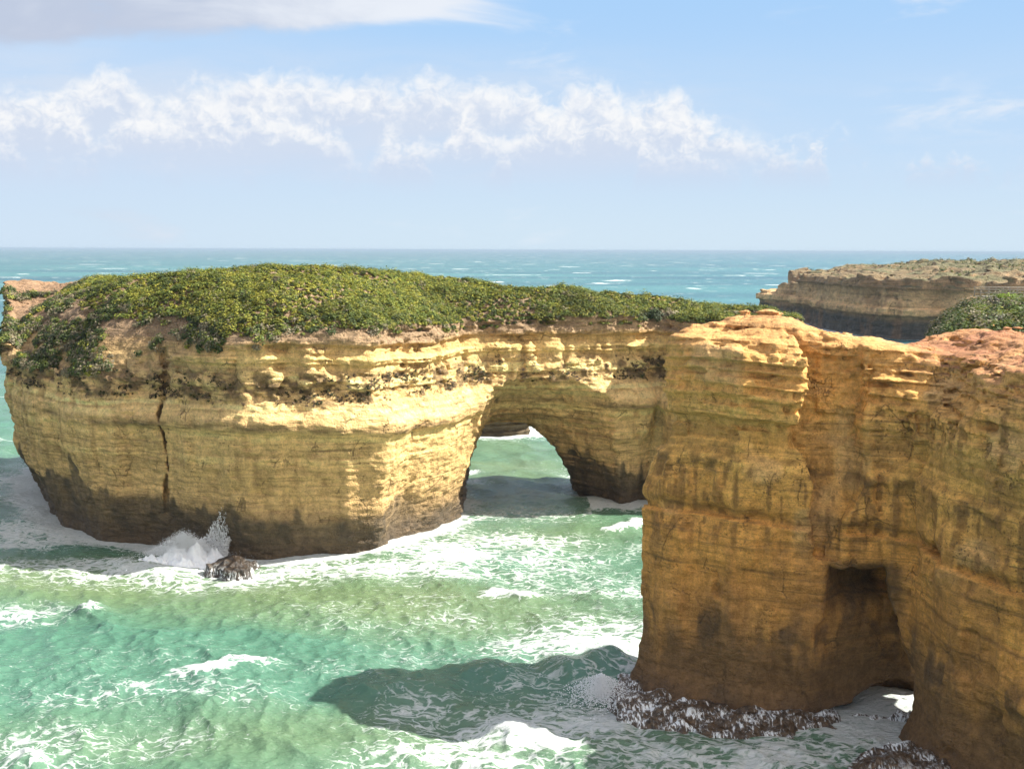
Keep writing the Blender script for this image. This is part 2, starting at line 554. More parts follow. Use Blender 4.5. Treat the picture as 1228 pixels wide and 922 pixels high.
def island_sdf(X, Y, z, c=None):
    if c is None:
        d2 = poly_sdf(X, Y, P_ISLAND)
        d2 = d2 + 0.8 * fbm(X / 7, Y / 7, X * 0 + 2, 3)
        c = dict(d2=d2, top=island_top(X, Y, d2) - 0.1,
                 warp=0.7 * fbm(X / 22, Y / 22, X * 0 + 5, 2), amp=0.75 + 0.5 * fbm(X / 11, Y / 11, X * 0 + 8, 2),
                 left=sst(-X, 34, 58), right=sst(X, -30, -16) * (1 - 0.5 * sst(X, 12, 16)), front=sst(-Y, -140, -112))
        return c
    d2, w = c['d2'], c['warp']
    s = z + w
    # silhouette of the face: undercut foot, proud ledge at 12.6 m, benches near the rim
    p = -(1.1 * c['left'] + 0.5) * sst(np.full(X.shape, -z), -8, -0.3)
    p += 0.7 * (sst(s, 11.7, 12.6) - sst(s, 12.9, 15.0) * 1.6) * (1 - c['left'])
    p += 0.5 * (sst(s, 20.3, 20.7) - 0.8 * sst(s, 21.4, 21.9))
    p += 0.45 * (sst(s, 18.6, 18.8) - sst(s, 18.9, 19.9))
    p -= 0.35 * sst(s, 14, 19)
    p += 0.15 * (min(z, 12.0) - 6.5)
    p -= 1.5 * c['right'] * sst(s, 12.9, 19.5)
    a = c['amp']
    up = 0.18 + 0.82 * sst(s, 11, 19)
    p = p + a * up * (0.30 * lay(L_COARSE, s) + 0.16 * lay(L_FINE, s))
    d = d2 - p
    sdf = smax(d, (z - c['top']) * 0.75, 0.35)
    # arch
    m = (X > -14) & (X < 24)
    t = np.clip((Y[m] - 131) / 10.5, 0, 1)
    f, b = cut2d(F_CUT, X[m], Y[m], 131, z), cut2d(B_CUT, X[m], Y[m], 141, z)
    h = f * (1 - t) + b * t
    h = h - 0.45 * lay(L_COARSE, s[m]) * 0.5 - 0.18 * lay(L_FINE, s[m])
    h = h - 0.35 * fbm(X[m] / 2.5, Y[m] / 2.5, np.full(t.shape, z / 1.6), 3)
    sdf[m] = smax(sdf[m], -h, 0.3)
    for args in ((193, 113.5, 1.0, 21, 0.17, 1.0, 1),):
        k = crack_cut(X, d2, z, args[0], args[1], args[2], args[3], args[4], args[5], args[6])
        if k is not None: sdf = np.where(Y < 126, np.maximum(sdf, k), sdf)
    m = np.abs(sdf) < 1.6
    x, y = X[m], Y[m]
    zz = np.full(x.shape, z)
    n = 0.40 * fbm(x / 4.5, y / 4.5, zz / 3.2, 4)                  # lumps
    n += 0.28 * fbm(x / 1.6, y / 1.6, zz / 9.0, 3) * sst(zz, 1, 6)  # fluting
    n += 0.16 * fbm(x / 0.7, y / 0.7, zz / 0.35, 3)
    hi = 0.10 + 0.9 * sst(zz, 12, 15)
    n += hi * (0.27 * blocks(x, y, s[m], 2.3, 0.9) + 0.17 * blocks(x + 7, y, s[m] + 3, 1.0, 0.42))
    fl = np.abs(fbm(x / 2.3, y / 2.3, zz / 9.0, 2))
    n += 0.75 * (0.35 - fl) * sst(zz, 15.5, 17.5) * (1 - sst(s[m], 20.0, 20.6))
    pit = sst(s[m], 14.6, 15.8) * (1 - sst(s[m], 17.6, 18.6))
    n += 0.42 * pit * fbm(x / 0.9, y / 0.9, zz / 0.6, 3)
    rub = sst(s[m], 19.5, 21)
    n += 0.25 * rub * fbm(x / 1.3, y / 1.3, zz / 0.45, 3)
    n *= 1 - 0.6 * sst(z - c['top'][m], -0.8, 0.1)
    sdf[m] += n
    return sdf


def cut2d(poly, X, Y, d0, z):
    """negative inside the opening; the opening is a prism along Y in metres at its own distance"""
    return poly_sdf(X, np.full(X.shape, float(z)), poly)


def finish_rock(o, colour_fn):
    n = len(o.data.vertices)
    p = np.empty(n * 3, np.float32)
    o.data.vertices.foreach_get('co', p)
    p = p.reshape(-1, 3)
    col, stain, wet = colour_fn(p, vnormals(o))
    set_color(o, 'tone', np.clip(col, 0.01, 0.75))
    set_float(o, 'stain', np.clip(stain, 0, 1))
    set_float(o, 'wet', np.clip(wet, 0, 1))


def island_colour(p, n):
    x, y, z = p.T.astype(np.float64)
    s = z + 0.7 * fbm(x / 22, y / 22, x * 0 + 5, 2) + 0.25 * fbm(x / 3, y / 3, z / 3, 3)
    col = ramp(s, [(-2, (0.210, 0.146, 0.085)), (2, (0.295, 0.197, 0.104)), (5, (0.483, 0.312, 0.137)), (8, (0.651, 0.422, 0.175)), (12, (0.680, 0.448, 0.188)), (12.7, (0.525, 0.343, 0.150)),
                   (13.5, (0.680, 0.458, 0.202)), (18, (0.673, 0.452, 0.195)), (19.3, (0.680, 0.458, 0.182)), (20.4, (0.588, 0.375, 0.155)), (21, (0.378, 0.250, 0.143)), (25, (0.347, 0.234, 0.143))])
    col *= (1 + 0.24 * lay(L_FINE, s * 1.3 + 3) + 0.15 * lay(L_COARSE, s) + 0.14 * fbm(x / 5, y / 5, z / 3, 3))[:, None]
    steep = 1 - sst(n[:, 2], 0.35, 0.75)
    # dark tide and algae stain, its top edge running up the face in fingers
    edge = 4.6 + 1.8 * fbm(x / 9, y / 9, x * 0, 2) + 4.0 * np.maximum(0, fbm(x / 1.9, y / 1.9, z / 14, 4) - 0.1) + 1.5 * sst(-x, 30, 55) - 1.0 * sst(x, -12, 0)
    dk = sst(edge - z, -0.25, 0.7) * (0.82 + 0.35 * fbm(x / 1.1, y / 1.1, z / 3, 3))
    dk *= 1 - 0.85 * sst(x, -13, -8) * sst(-x, 3, 5) * sst(z, 1.2, 3)
    col = mixc(col, dk * steep, (0.101, 0.077, 0.049))
    # rusty streaks
    st = sst(fbm(x / 0.9, y / 0.9, z / 9, 3), 0.25, 0.7) * sst(z, 4, 8) * (1 - sst(z, 17, 19))
    col = mixc(col, 0.4 * st * steep, (0.286, 0.164, 0.063))
    # dark crusted band
    band = sst(s, 14.6, 15.6) * (1 - sst(s, 17.4, 18.4))
    cr = sst(fbm(x / 1.4, y / 1.4, z / 0.9, 4), -0.05, 0.45) * band
    col = mixc(col, 0.85 * cr, (0.122, 0.082, 0.044))
    # broken dark line along the ledge
    lb = np.exp(-((s - 12.55) / 0.22) ** 2)
    col = mixc(col, 0.7 * lb * sst(fbm(x / 3, y / 3, x * 0, 2), -0.4, 0.2), (0.127, 0.082, 0.044))
    for zc in (9.4, 10.6, 6.9):
        lb = np.exp(-((s - zc) / 0.10) ** 2) * sst(fbm(x / 4, y / 4, x * 0 + zc, 2), -0.1, 0.4)
        col = mixc(col, 0.55 * lb, (0.148, 0.097, 0.049))
    # soil and dry scrub litter on the upper slope
    up = sst(z, 20.2, 21.8) * sst(n[:, 2], 0.3, 0.7)
    col = mixc(col, up * 0.75, (0.223, 0.154, 0.092))
    low = sst(-x, 25, 36) * sst(z, 15.5, 17.5)
    col = mixc(col, low * 0.55, (0.254, 0.164, 0.097))
    shelf = sst(-x, 54, 57) * sst(z, 21.5, 22.5)
    col = mixc(col, 0.8 * shelf, (.27, .165, .095))
    stain = 0.25 + 0.9 * band + 0.5 * sst(z, 19.5, 21) + 0.2 * sst(z, 8, 3)
    wet = sst(2.2 + 1.0 * fbm(x / 2, y / 2, x * 0, 2) - z, -0.5, 1.2)
    col = mixc(col, 0.55 * wet, (0.090, 0.060, 0.035))
    return col, stain, wet


island = rock_mesh('arch_island', ((-73, 41), (105, 169), (-2.0, 30.0)), 0.18, 0.12, island_sdf, M_ROCK)
finish_rock(island, island_colour)
tag(island, 'long yellow limestone island with a wave-cut arch and scrub on its flat top', 'sea arch')


# ------------------------------------------------------------------ NEAR CLIFF
P_NEAR = [(9.6, 80.5), (9.0, 78.4), (9.9, 76.6), (12.2, 74.8), (15.6, 73.2), (18.5, 72.3), (20.6, 72.0), (23.4, 71.8), (25.0, 70.6),
          (25.0, 68.2), (25.3, 65.5), (27.2, 61.5), (31, 56), (41, 50), (58, 46), (76, 44), (76, 54), (60, 56), (48, 60),
          (41, 66), (37.5, 72), (37.2, 78), (36, 82.5), (30, 85.4), (22, 84.6), (15, 83.0), (10.7, 81.9)]
CAVE = [(16.8, -4), (17.4, 2.0), (18.8, 5.0), (19.8, 7.0), (20.1, 10.1), (23.7, 10.2), (24.2, 7.9), (25.0, 5.5), (26.4, 3.4), (26.9, 1.9), (26.3, 0.2), (26.3, -4)]
TUN = [(66, -4)]


def near_top(X, Y, d2):
    # ridge line of the promontory, height by distance along it
    base = np.interp(X, [8, 12, 15, 17.5, 20, 23, 26, 29, 32, 40], [23.9, 24.4, 24.9, 25.1, 24.8, 24.3, 23.6, 23.5, 24.4, 26.0])
    rim = np.interp(X, [8, 12, 16, 20, 23, 26, 28, 32, 40], [23.6, 24.1, 23.9, 23.0, 22.4, 22.2, 22.8, 24.0, 25.6])
    t = np.clip(-d2 / 4.6, 0, 1)
    t = 1 - (1 - t) ** 1.6
    pk = 1.0 * np.exp(-(((X - 17.2) / 2.6) ** 2 + ((Y - 79.5) / 3.0) ** 2))
    return rim + (base - rim) * t + pk + 0.45 * fbm(X / 3.2, Y / 3.2, X * 0 + 4, 5, 0.55)


L_NC = layers(21, -5, 40, 0.9, 2.6)
L_NF = layers(22, -5, 40, 0.15, 0.5)


def near_sdf(X, Y, z, c=None):
    if c is None:
        d2 = poly_sdf(X, Y, P_NEAR)
        d2 = d2 + 0.45 * fbm(X / 4.5, Y / 4.5, X * 0 + 2, 3)
        c = dict(d2=d2, top=near_top(X, Y, d2), warp=0.45 * fbm(X / 14, Y / 14, X * 0 + 5, 2) + 0.05 * (X - 18),
                 amp=0.85 + 0.5 * fbm(X / 6, Y / 6, X * 0 + 8, 2), block=1 - sst(X, 19.5, 22))
        return c
    d2 = c['d2']
    s = z + c['warp']
    blk = c['block']
    p = 0.9 * sst(np.full(X.shape, -z), -2.2, 0.3)                         # foot flares out
    p += -0.55 * sst(s, 15.9, 16.6) - (0.25 + 1.35 * (1 - sst(X, 10, 15))) * sst(s, 12.6, 19.8)                                          # upper storey set back
    p += 0.9 * blk * (sst(s, 18.4, 18.9) - 0.2 * sst(s, 20.5, 21))          # overhanging cap of the left block
    p += 0.45 * blk * (sst(s, 22.2, 22.5) - sst(s, 23.2, 23.6) * 1.2)
    p += -0.5 * sst(s, 12.0, 12.2) * sst(-s, -13.2, -12.2)
    p += (1 - blk) * (-1.2 * sst(s, 19.0, 22.5))
    up = 0.10 + 1.0 * sst(s, 15.5, 21)
    p = p + c['amp'] * up * (0.26 * lay(L_NC, s) + 0.15 * lay(L_NF, s))
    d = d2 - p
    # recessed gully that splits the block from the wall beside it
    if z > 10.5:
        gx = 20.2 + 0.25 * math.sin(z * 0.9)
        w = 0.5 + 1.5 * min(1.0, (z - 10.5) / 7)
        dep = 0.4 + 2.6 * min(1.0, (z - 10.5) / 8)
        k = np.minimum(w - np.abs(X - gx) * 0.95, (d2 + dep) * 0.8)
        d = smax(d, np.where(Y < 82, k, -9), 0.35)
    sdf = smax(d, (z - c['top']) * 0.75 - 0.13 * lay(L_NF, s), 0.3)
    # bay at the foot, open to the right behind the corner pillar
    m = (X > 14) & (X < 45) & (Y < 84)
    x, y = X[m], Y[m]
    sc = 72.0 / np.maximum(y, 50)
    cv = poly_sdf(x * sc, np.full(x.shape, 30 + (z - 30) * 1.0), CAVE)
    dd = 71.9 + 0.62 * np.clip(x * sc - 18.6, 0, 5) + 2.0 * float(sst(np.array([z]), 7.0, 8.6)[0]) * sst(x * sc, 19.8, 21) + 0.3 * fbm(x / 2, np.full(x.shape, z / 2.0), x * 0, 2)
    bay = np.maximum(cv, np.maximum(y - dd, 69.6 - y))
    ceil = np.where(x < 26.2, 0.25 + 0.34 * (x - 21), 2.0 + 2.2 * (x - 26.2))
    hole = np.maximum(np.maximum(20.8 - x, np.abs(y - 74.6) - 3.2), z - np.minimum(ceil, 11.0))
    hole = hole - 0.18 * fbm(x / 2, y / 2, np.full(x.shape, z / 2), 3)
    bay = np.minimum(bay, hole)
    sdf[m] = smax(sdf[m], -bay, 0.35)
    for args in ((984, 72.5, 10.6, 17.0, 0.18, 0.9, 7),):
        k = crack_cut(X, d2, z, *args)
        if k is not None: sdf = np.where(Y < 80, np.maximum(sdf, k), sdf)
    m = np.abs(sdf) < 1.5
    x, y = X[m], Y[m]
    zz = np.full(x.shape, z)
    n = 0.32 * fbm(x / 2.6, y / 2.6, zz / 2.2, 4)
    n += 0.20 * fbm(x / 1.0, y / 1.0, zz / 6.0, 3) * sst(zz, 2, 5)
    n += (0.045 + 0.06 * sst(s[m], 16, 20)) * fbm(x / 0.45, y / 0.45, zz / 0.26, 3)
    n += 0.22 * sst(s[m], 20.5, 22.5) * fbm(x / 0.7, y / 0.7, zz / 0.3, 3)
    rt = sst(x, 20.5, 23) * np.maximum(sst(zz, 10, 12.5), sst(x, 24.6, 25.6))
    fl = np.abs(fbm(x / 1.7 + 3, y / 1.7, zz / 7.0, 2))
    n += 0.60 * (0.33 - fl) * rt * sst(zz, 6, 9) * (1 - sst(zz, 20, 22))
    n += 0.22 * (0.33 - fl) * (1 - rt) * sst(zz, 9, 12) * (1 - sst(zz, 15.5, 16.5))
    n += 0.55 * rt * fbm(x / 3.4, y / 3.4, zz / 3.0, 3)
    n += 0.55 * sst(x, 25.2, 26.5) * (1 - sst(zz, 6, 9)) * fbm(x / 1.7, y / 1.7, zz / 2.6, 3)
    n += 0.25 * sst(s[m], 17, 20) * fbm(x / 1.8, y / 1.8, zz / 1.4, 3)
    hi = 0.16 + 0.84 * sst(s[m], 15.8, 18.5)
    n += hi * (0.36 * blocks(x, y, s[m], 1.9, 0.75) + 0.20 * blocks(x + 5, y, s[m] + 2, 0.8, 0.32))
    n += 0.16 * rt * blocks(x + 3, y, zz, 1.6, 2.6)
    n *= 1 - 0.72 * sst(z - c['top'][m], -1.0, 0.1)
    sdf[m] += n
    return sdf


def near_colour(p, n):
    x, y, z = p.T.astype(np.float64)
    s = z + 0.45 * fbm(x / 14, y / 14, x * 0 + 5, 2) + 0.05 * (x - 18) + 0.2 * fbm(x / 2, y / 2, z / 2, 3)
    col = ramp(s, [(-1, (0.206, 0.113, 0.048)), (2, (0.314, 0.166, 0.057)), (5, (0.443, 0.227, 0.067)), (8, (0.595, 0.289, 0.074)), (11, (0.680, 0.330, 0.082)), (14, (0.680, 0.356, 0.093)),
                   (16.6, (0.680, 0.382, 0.104)), (18.5, (0.680, 0.398, 0.121)), (21, (0.680, 0.367, 0.109)), (22.5, (0.680, 0.387, 0.126)), (24, (0.659, 0.356, 0.126)), (27, (0.541, 0.279, 0.121))])
    col *= (1 + 0.14 * lay(L_NF, s * 1.2 + 2) + 0.10 * lay(L_NC, s) + 0.13 * fbm(x / 3.5, y / 3.5, z / 2.5, 3))[:, None]
    steep = 1 - sst(n[:, 2], 0.35, 0.75)
    # pale flat faces
    pale = sst(fbm(x / 3.2, y / 3.2, z / 3.2, 2), 0.15, 0.5) * sst(z, 9, 13)
    col = mixc(col, 0.35 * pale, (0.551, 0.396, 0.204))
    # brown curtains hanging under the ledges
    st = sst(fbm(x / 0.42, y / 0.42, z / 7, 3), 0.05, 0.35)
    m1 = sst(z, 9.5, 12.5) * (1 - sst(z, 15.6, 16.6))
    m2 = sst(z, 17.5, 19) * (1 - sst(z, 21.4, 22.4)) * sst(x, 21, 24)
    col = mixc(col, 0.65 * st * np.maximum(m1, m2) * steep, (0.180, 0.092, 0.034))
    col = mixc(col, 0.45 * sst(fbm(x / 2.2, y / 2.2, z / 6, 3), 0.1, 0.5) * steep * sst(z, 3, 6) * (1 - sst(z, 17, 20)), (0.276, 0.135, 0.049))
    # crust band under the set-back storey
    band = np.exp(-((s - 15.6) / 0.7) ** 2)
    col = mixc(col, 0.7 * band * sst(fbm(x / 0.8, y / 0.8, z / 0.6, 3), -0.1, 0.4), (0.138, 0.082, 0.034))
    for zc, w in ((11.1, .12), (12.7, .16), (9.0, .10), (7.6, .08)):
        lb = np.exp(-((s - zc) / w) ** 2) * sst(fbm(x / 3, y / 3, x * 0 + zc, 2), -0.3, 0.2)
        col = mixc(col, 0.6 * lb, (0.159, 0.087, 0.034))
    # damp dark foot with a ragged edge
    edge = 5.2 + 1.3 * fbm(x / 5, y / 5, x * 0, 2) + 2.2 * fbm(x / 1.1, y / 1.1, z / 10, 3) + 3.5 * np.exp(-((x - 22.3) / 1.8) ** 2)
    dk = sst(edge - z, -0.8, 1.6)
    col = mixc(col, 0.66 * dk, (0.127, 0.079, 0.041))
    black = sst(fbm(x / 1.3, y / 1.3, z / 2.6, 3), 0.15, 0.5) * np.exp(-((z - 5.5) / 1.6) ** 2)
    col = mixc(col, 0.6 * black, (0.058, 0.045, 0.034))
    cave_shade = sst(x, 19.3, 20.8) * (1 - sst(x, 24.0, 25.0)) * sst(z, 6.2, 8.2) * (1 - sst(z, 10.2, 11))  # shade of the cave recess painted near-black at its top
    col = mixc(col, 0.75 * cave_shade, (0.053, 0.041, 0.029))
    # red soil on the flat
    up = sst(n[:, 2], 0.45, 0.8) * sst(z, 21.5, 23)
    red = up * (0.12 + 0.88 * sst(x, 23.5, 27.5)) * (0.8 + 0.4 * fbm(x / 2, y / 2, z / 2, 3))
    col = mixc(col, red, (0.350, 0.159, 0.082))
    stain = 0.30 + 0.5 * band + 0.35 * m1 + 0.4 * sst(x, 24, 27) * sst(z, 9, 13)
    wet = sst(1.3 + 0.6 * fbm(x / 2, y / 2, x * 0, 2) - z, -0.4, 1.0)
    col = mixc(col, 0.5 * wet, (0.074, 0.043, 0.024))
    return col, stain, wet


near = rock_mesh('cliff', ((6, 48), (47, 97), (-1.5, 28.0)), 0.125, 0.09, near_sdf, M_ROCK_NEAR)
finish_rock(near, near_colour)
tag(near, 'tall ochre limestone promontory with a dark cave at its foot and red soil above', 'cliff')


# ------------------------------------------------------------------ FAR HEADLAND, HILL BEHIND, ISLET
P_HEAD = [(117, 552), (121, 536), (126, 520), (121.5, 500), (123, 484), (122, 455), (122.5, 440), (126, 424), (130, 409), (138, 397),
          (150, 386), (165, 376), (190, 366), (250, 352), (330, 345), (330, 640), (200, 640), (150, 600), (124, 575)]
L_H = layers(31, -5, 40, 1.2, 3.4)


def head_sdf(X, Y, z, c=None):
    if c is None:
        d2 = poly_sdf(X, Y, P_HEAD) + 2.2 * fbm(X / 22, Y / 22, X * 0 + 1, 3)
        top = np.interp(Y, [350, 420, 470, 500, 512, 524, 536, 545, 560], [22.0, 20.6, 19.2, 18.9, 18.3, 15.8, 15.2, 10.6, 9.8])
        inl = np.clip(-d2 / 60, 0, 1)
        top = np.where(X > 138, np.maximum(top, np.interp(X, [138, 170, 220, 330], [18.9, 21.6, 23.2, 24.2])), top)
        c = dict(d2=d2, top=top + 1.2 * inl + 0.8 * fbm(X / 12, Y / 12, X * 0 + 3, 3))
        return c
    s = z + 0.5
    p = 1.1 * lay(L_H, np.array([s]))[0] - 0.25 * max(0, z - 12) + 1.0 * float(sst(np.array([-z]), -7, -1)[0])
    sdf = smax(c['d2'] - p, (z - c['top']) * 0.8, 0.8)
    m = np.abs(sdf) < 4
    x, y = X[m], Y[m]
    zz = np.full(x.shape, z)
    sdf[m] += 1.5 * fbm(x / 9, y / 9, zz / 12, 4) + 0.7 * fbm(x / 3, y / 3, zz / 1.2, 3)
    return sdf * 0.4


def head_colour(p, n):
    x, y, z = p.T.astype(np.float64)
    s = z + 0.8 * fbm(x / 30, y / 30, x * 0, 2)
    col = ramp(s, [(-1, (0.105, 0.084, 0.064)), (5, (0.147, 0.112, 0.076)), (8, (0.588, 0.363, 0.170)), (13, (0.670, 0.428, 0.212)), (15, (0.609, 0.381, 0.187)), (17, (0.378, 0.223, 0.111)), (25, (0.273, 0.177, 0.102))])
    col *= (1 + 0.22 * lay(L_H, s) + 0.22 * fbm(x / 9, y / 9, z / 4, 3))[:, None]
    edge = 6.5 + 3 * fbm(x / 9, y / 9, z / 20, 3)
    col = mixc(col, 0.7 * sst(edge - z, -1, 1.5), (.085, .08, .07))
    st = sst(fbm(x / 4, y / 4, z / 25, 3), 0.1, 0.5)
    col = mixc(col, 0.5 * st, (.26, .145, .075))
    up = sst(n[:, 2], 0.4, 0.8) * sst(z, 12, 16)
    col = mixc(col, up * 0.8, (.17, .13, .07))
    g = up * sst(fbm(x / 10, y / 10, x * 0 + 7, 4) + 0.012 * (x - 160), -0.05, 0.35)
    col = mixc(col, 0.8 * g, (.125, .12, .06))
    return col, 0.3 + 0 * x, sst(3 - z, 0, 1)


headland = rock_mesh('headland', ((108, 262), (336, 612), (-2, 29)), 0.8, 0.45, head_sdf, M_ROCK_FAR)
finish_rock(headland, head_colour)
tag(headland, 'distant brown headland with banded cliffs and grey-green heath beyond the near promontory', 'headland')

P_HILL = [(41.2, 119), (43.9, 128), (47.9, 139), (52.6, 151), (59.5, 165), (73, 174), (150, 180), (150, 96), (90, 96), (60, 102), (48.2, 110)]


def hill_top(X, Y):
    t = np.interp(X - 0.36 * (Y - 128), [43.0, 45.1, 47.8, 50.4, 55, 70, 150], [14.5, 17.8, 21.0, 22.8, 23.4, 23.9, 26.0])
    return t - 0.10 * np.clip(124 - Y, 0, 40) + 0.6 * fbm(X / 5, Y / 5, X * 0 + 6, 3)


def hill_sdf(X, Y, z, c=None):
    if c is None:
        return dict(d2=poly_sdf(X, Y, P_HILL) + 0.9 * fbm(X / 6, Y / 6, X * 0 + 1, 3), top=hill_top(X, Y))
    p = 0.7 * lay(L_COARSE, np.array([z]))[0] - 0.12 * max(0, z - 10)
    sdf = smax(c['d2'] - p, (z - c['top']) * 0.8, 0.5)
    m = np.abs(sdf) < 2.5
    x, y = X[m], Y[m]
    sdf[m] += 0.5 * fbm(x / 3, y / 3, np.full(x.shape, z / 1.2), 4)
    return sdf * 0.7


hill = rock_mesh('hill', ((40, 110), (94, 176), (-2, 29)), 0.5, 0.3, hill_sdf, M_ROCK)


def hill_colour(p, n):
    x, y, z = p.T.astype(np.float64)
    col = ramp(z, [(0, (.12, .09, .05)), (8, (.32, .22, .10)), (17, (.40, .26, .11)), (22, (.30, .18, .09))])
    col *= (1 + 0.2 * lay(L_FINE, z) + 0.2 * fbm(x / 3, y / 3, z / 2, 3))[:, None]
    col = mixc(col, 0.7 * sst(n[:, 2], 0.4, 0.8), (.15, .11, .06))
    return col, 0.4 + 0 * x, 0 * x


finish_rock(hill, hill_colour)
tag(hill, 'scrub-covered mainland hill with a steep brown edge behind the red soil slope', 'hill', kind='structure')

P_ISLET = [(-14, 190), (-9, 185.5), (-4, 186.5), (1, 187.5), (4, 191), (3, 198), (-6, 202), (-16, 199)]


def islet_sdf(X, Y, z, c=None):
    if c is None:
        return dict(d2=poly_sdf(X, Y, P_ISLET) + 0.6 * fbm(X / 4, Y / 4, X * 0, 3), top=4.6 + 0.6 * fbm(X / 3, Y / 3, X * 0 + 2, 3))
    p = -1.1 * float(sst(np.array([-z]), -2.8, -1.2)[0]) + 0.35 * lay(L_FINE, np.array([z]))[0]
    sdf = smax(c['d2'] - p, z - c['top'], 0.3)
    m = np.abs(sdf) < 1.5
    sdf[m] += 0.45 * fbm(X[m] / 1.5, Y[m] / 1.5, np.full(X[m].shape, z / 0.8), 4)
    return sdf


islet = rock_mesh('rock_islet', ((-20, 8), (182, 206), (-2, 7)), 0.25, 0.2, islet_sdf, M_ROCK)
finish_rock(islet, lambda p, n: (ramp(p[:, 2], [(0, (.10, .075, .045)), (2.2, (.13, .095, .055)), (3.2, (.42, .34, .20)), (6, (.48, .40, .25))]) * (1 + 0.2 * fbm(p[:, 0] / 1.5, p[:, 1] / 1.5, p[:, 2], 3))[:, None], 0.4 + 0 * p[:, 0], 0 * p[:, 0]))  # pale top paints sunlight into the colour above a dark foot
tag(islet, 'low rock in the water seen through the arch opening, its lit top painted pale', 'rock')


# ------------------------------------------------------------------ LEDGES AND BOULDER AWASH AT THE WATERLINE
def ledge_material(name='wave_washed_rock', top=1.4, base=0.5, dark=1.0):
    m, g, b, out = material(name)
    pos = g.new('ShaderNodeNewGeometry').outputs['Position']
    x, y, z = g.sep(pos)
    q = g.comb(g.math('MULTIPLY', x, 2.2), g.math('MULTIPLY', y, 0.7), g.math('MULTIPLY', z, 0.6))
    n = g.noise(q, 2.6, 6, 0.66, 1.0)
    n2 = g.noise(pos, 0.6, 3)
    f = g.smooth(g.math('ADD', n, g.math('MULTIPLY', n2, 0.55)), 0.76, 0.90)
    f = g.math('MULTIPLY', f, g.smooth(z, top, base))
    rock = g.mix(g.smooth(g.noise(pos, 3.5, 6, 0.7), 0.3, 0.7), (0.018 * dark, 0.012 * dark, 0.008 * dark), (0.13 * dark, 0.08 * dark, 0.042 * dark))
    g.put(b.inputs['Base Color'], g.mix(f, rock, (0.80, 0.83, 0.84)))
    g.put(b.inputs['Roughness'], g.math('ADD', g.math('MULTIPLY', f, 0.4), 0.35))
    g.put(b.inputs['Normal'], g.bump(g.noise(pos, 2.0, 7, 0.6), 0.3))
    return m


M_LEDGE = ledge_material()
M_BOULDER = ledge_material('wet_boulder', 0.60, -0.1, 0.4)


def ledge(name, poly, height, label, seed, hh=0.12, mat=None):
    P = np.array(poly)
    lo, hi = P.min(0) - 1.5, P.max(0) + 1.5

    def f(X, Y, z, c=None):
        if c is None:
            d2 = poly_sdf(X, Y, poly) + 0.5 * fbm(X / 1.6 + seed, Y / 1.6, X * 0, 3)
            return dict(d2=d2, top=height * (0.35 + 0.65 * np.clip(-d2 / 2.2, 0, 1)) + 0.34 * fbm(X / 0.9, Y / 0.9, X * 0 + seed, 4))
        sdf = smax(c['d2'] - 0.5 * max(0, -z), z - c['top'], 0.3)
        m = np.abs(sdf) < 0.8
        sdf[m] += 0.12 * fbm(X[m] / 0.5, Y[m] / 0.5, np.full(X[m].shape, z / 0.3), 3)
        return sdf
    o = rock_mesh(name, ((lo[0], hi[0]), (lo[1], hi[1]), (-1.5, height + 1.6)), hh, 0.08, f, mat or M_LEDGE)
    return tag(o, label, 'rock')


LEDGE_1 = [G(*q) for q in ((742, 812), (728, 834), (745, 862), (795, 874), (850, 884), (930, 886), (985, 878), (1010, 872), (1000, 845), (900, 830), (800, 812))]
LEDGE_2 = [G(*q) for q in ((1010, 922), (1046, 903), (1085, 893), (1120, 884), (1180, 880), (1180, 960), (1060, 950), (1000, 940))]
LEDGE_3 = [G(*q) for q in ((1000, 858), (1106, 852), (1106, 861), (1040, 866), (1000, 869))]
BOULDER = [G(*q) for q in ((252, 684), (262, 676), (290, 672), (312, 678), (300, 690), (268, 692))]
ledge('rock_ledge', LEDGE_1, 0.6, 'dark rock shelf streaming with white water along the foot of the promontory', 1)
ledge('rock_ledge', LEDGE_2, 0.9, 'dark wet shelf under the corner pillar to the right of the cave mouth', 5)
ledge('rock_ledge', LEDGE_3, 0.35, 'thin reddish strip of rock at the back of the cave mouth', 8)
ledge('boulder', BOULDER, 1.0, 'dark wet boulder beside the bursting wave at the foot of the island', 9, mat=M_BOULDER)


# ------------------------------------------------------------------ SEA
def ocean_tile(N, L, lmin, lmax, wind, spread, seed):
    r = np.random.default_rng(seed)
    k1 = np.fft.fftfreq(N, 1.0 / N) * 2 * np.pi / L
    KX, KY = np.meshgrid(k1, k1, indexing='ij')
    K = np.hypot(KX, KY)
    K[0, 0] = 1
    lam = 2 * np.pi / K
    A = K ** -2.0 * np.exp(-(lmin / lam) ** 4) * np.exp(-(lam / lmax) ** 4)
    c = (KX * math.cos(wind) + KY * math.sin(wind)) / K
    A = A * (spread + (1 - spread) * c ** 2)
    A[0, 0] = 0
    spec = A * (r.normal(size=(N, N)) + 1j * r.normal(size=(N, N)))
    h = np.fft.ifft2(spec)
    sc = 1.0 / h.real.std()
    out = [h.real * sc]
    for kk in (KX, KY):
        out.append((np.fft.ifft2(spec * (-1j) * kk / K)).real * sc)
    dx, dy = out[1], out[2]
    sp = L / N
    out.append((np.gradient(dx, sp, axis=0), np.gradient(dy, sp, axis=1), np.gradient(dx, sp, axis=1)))
    return L, N, out


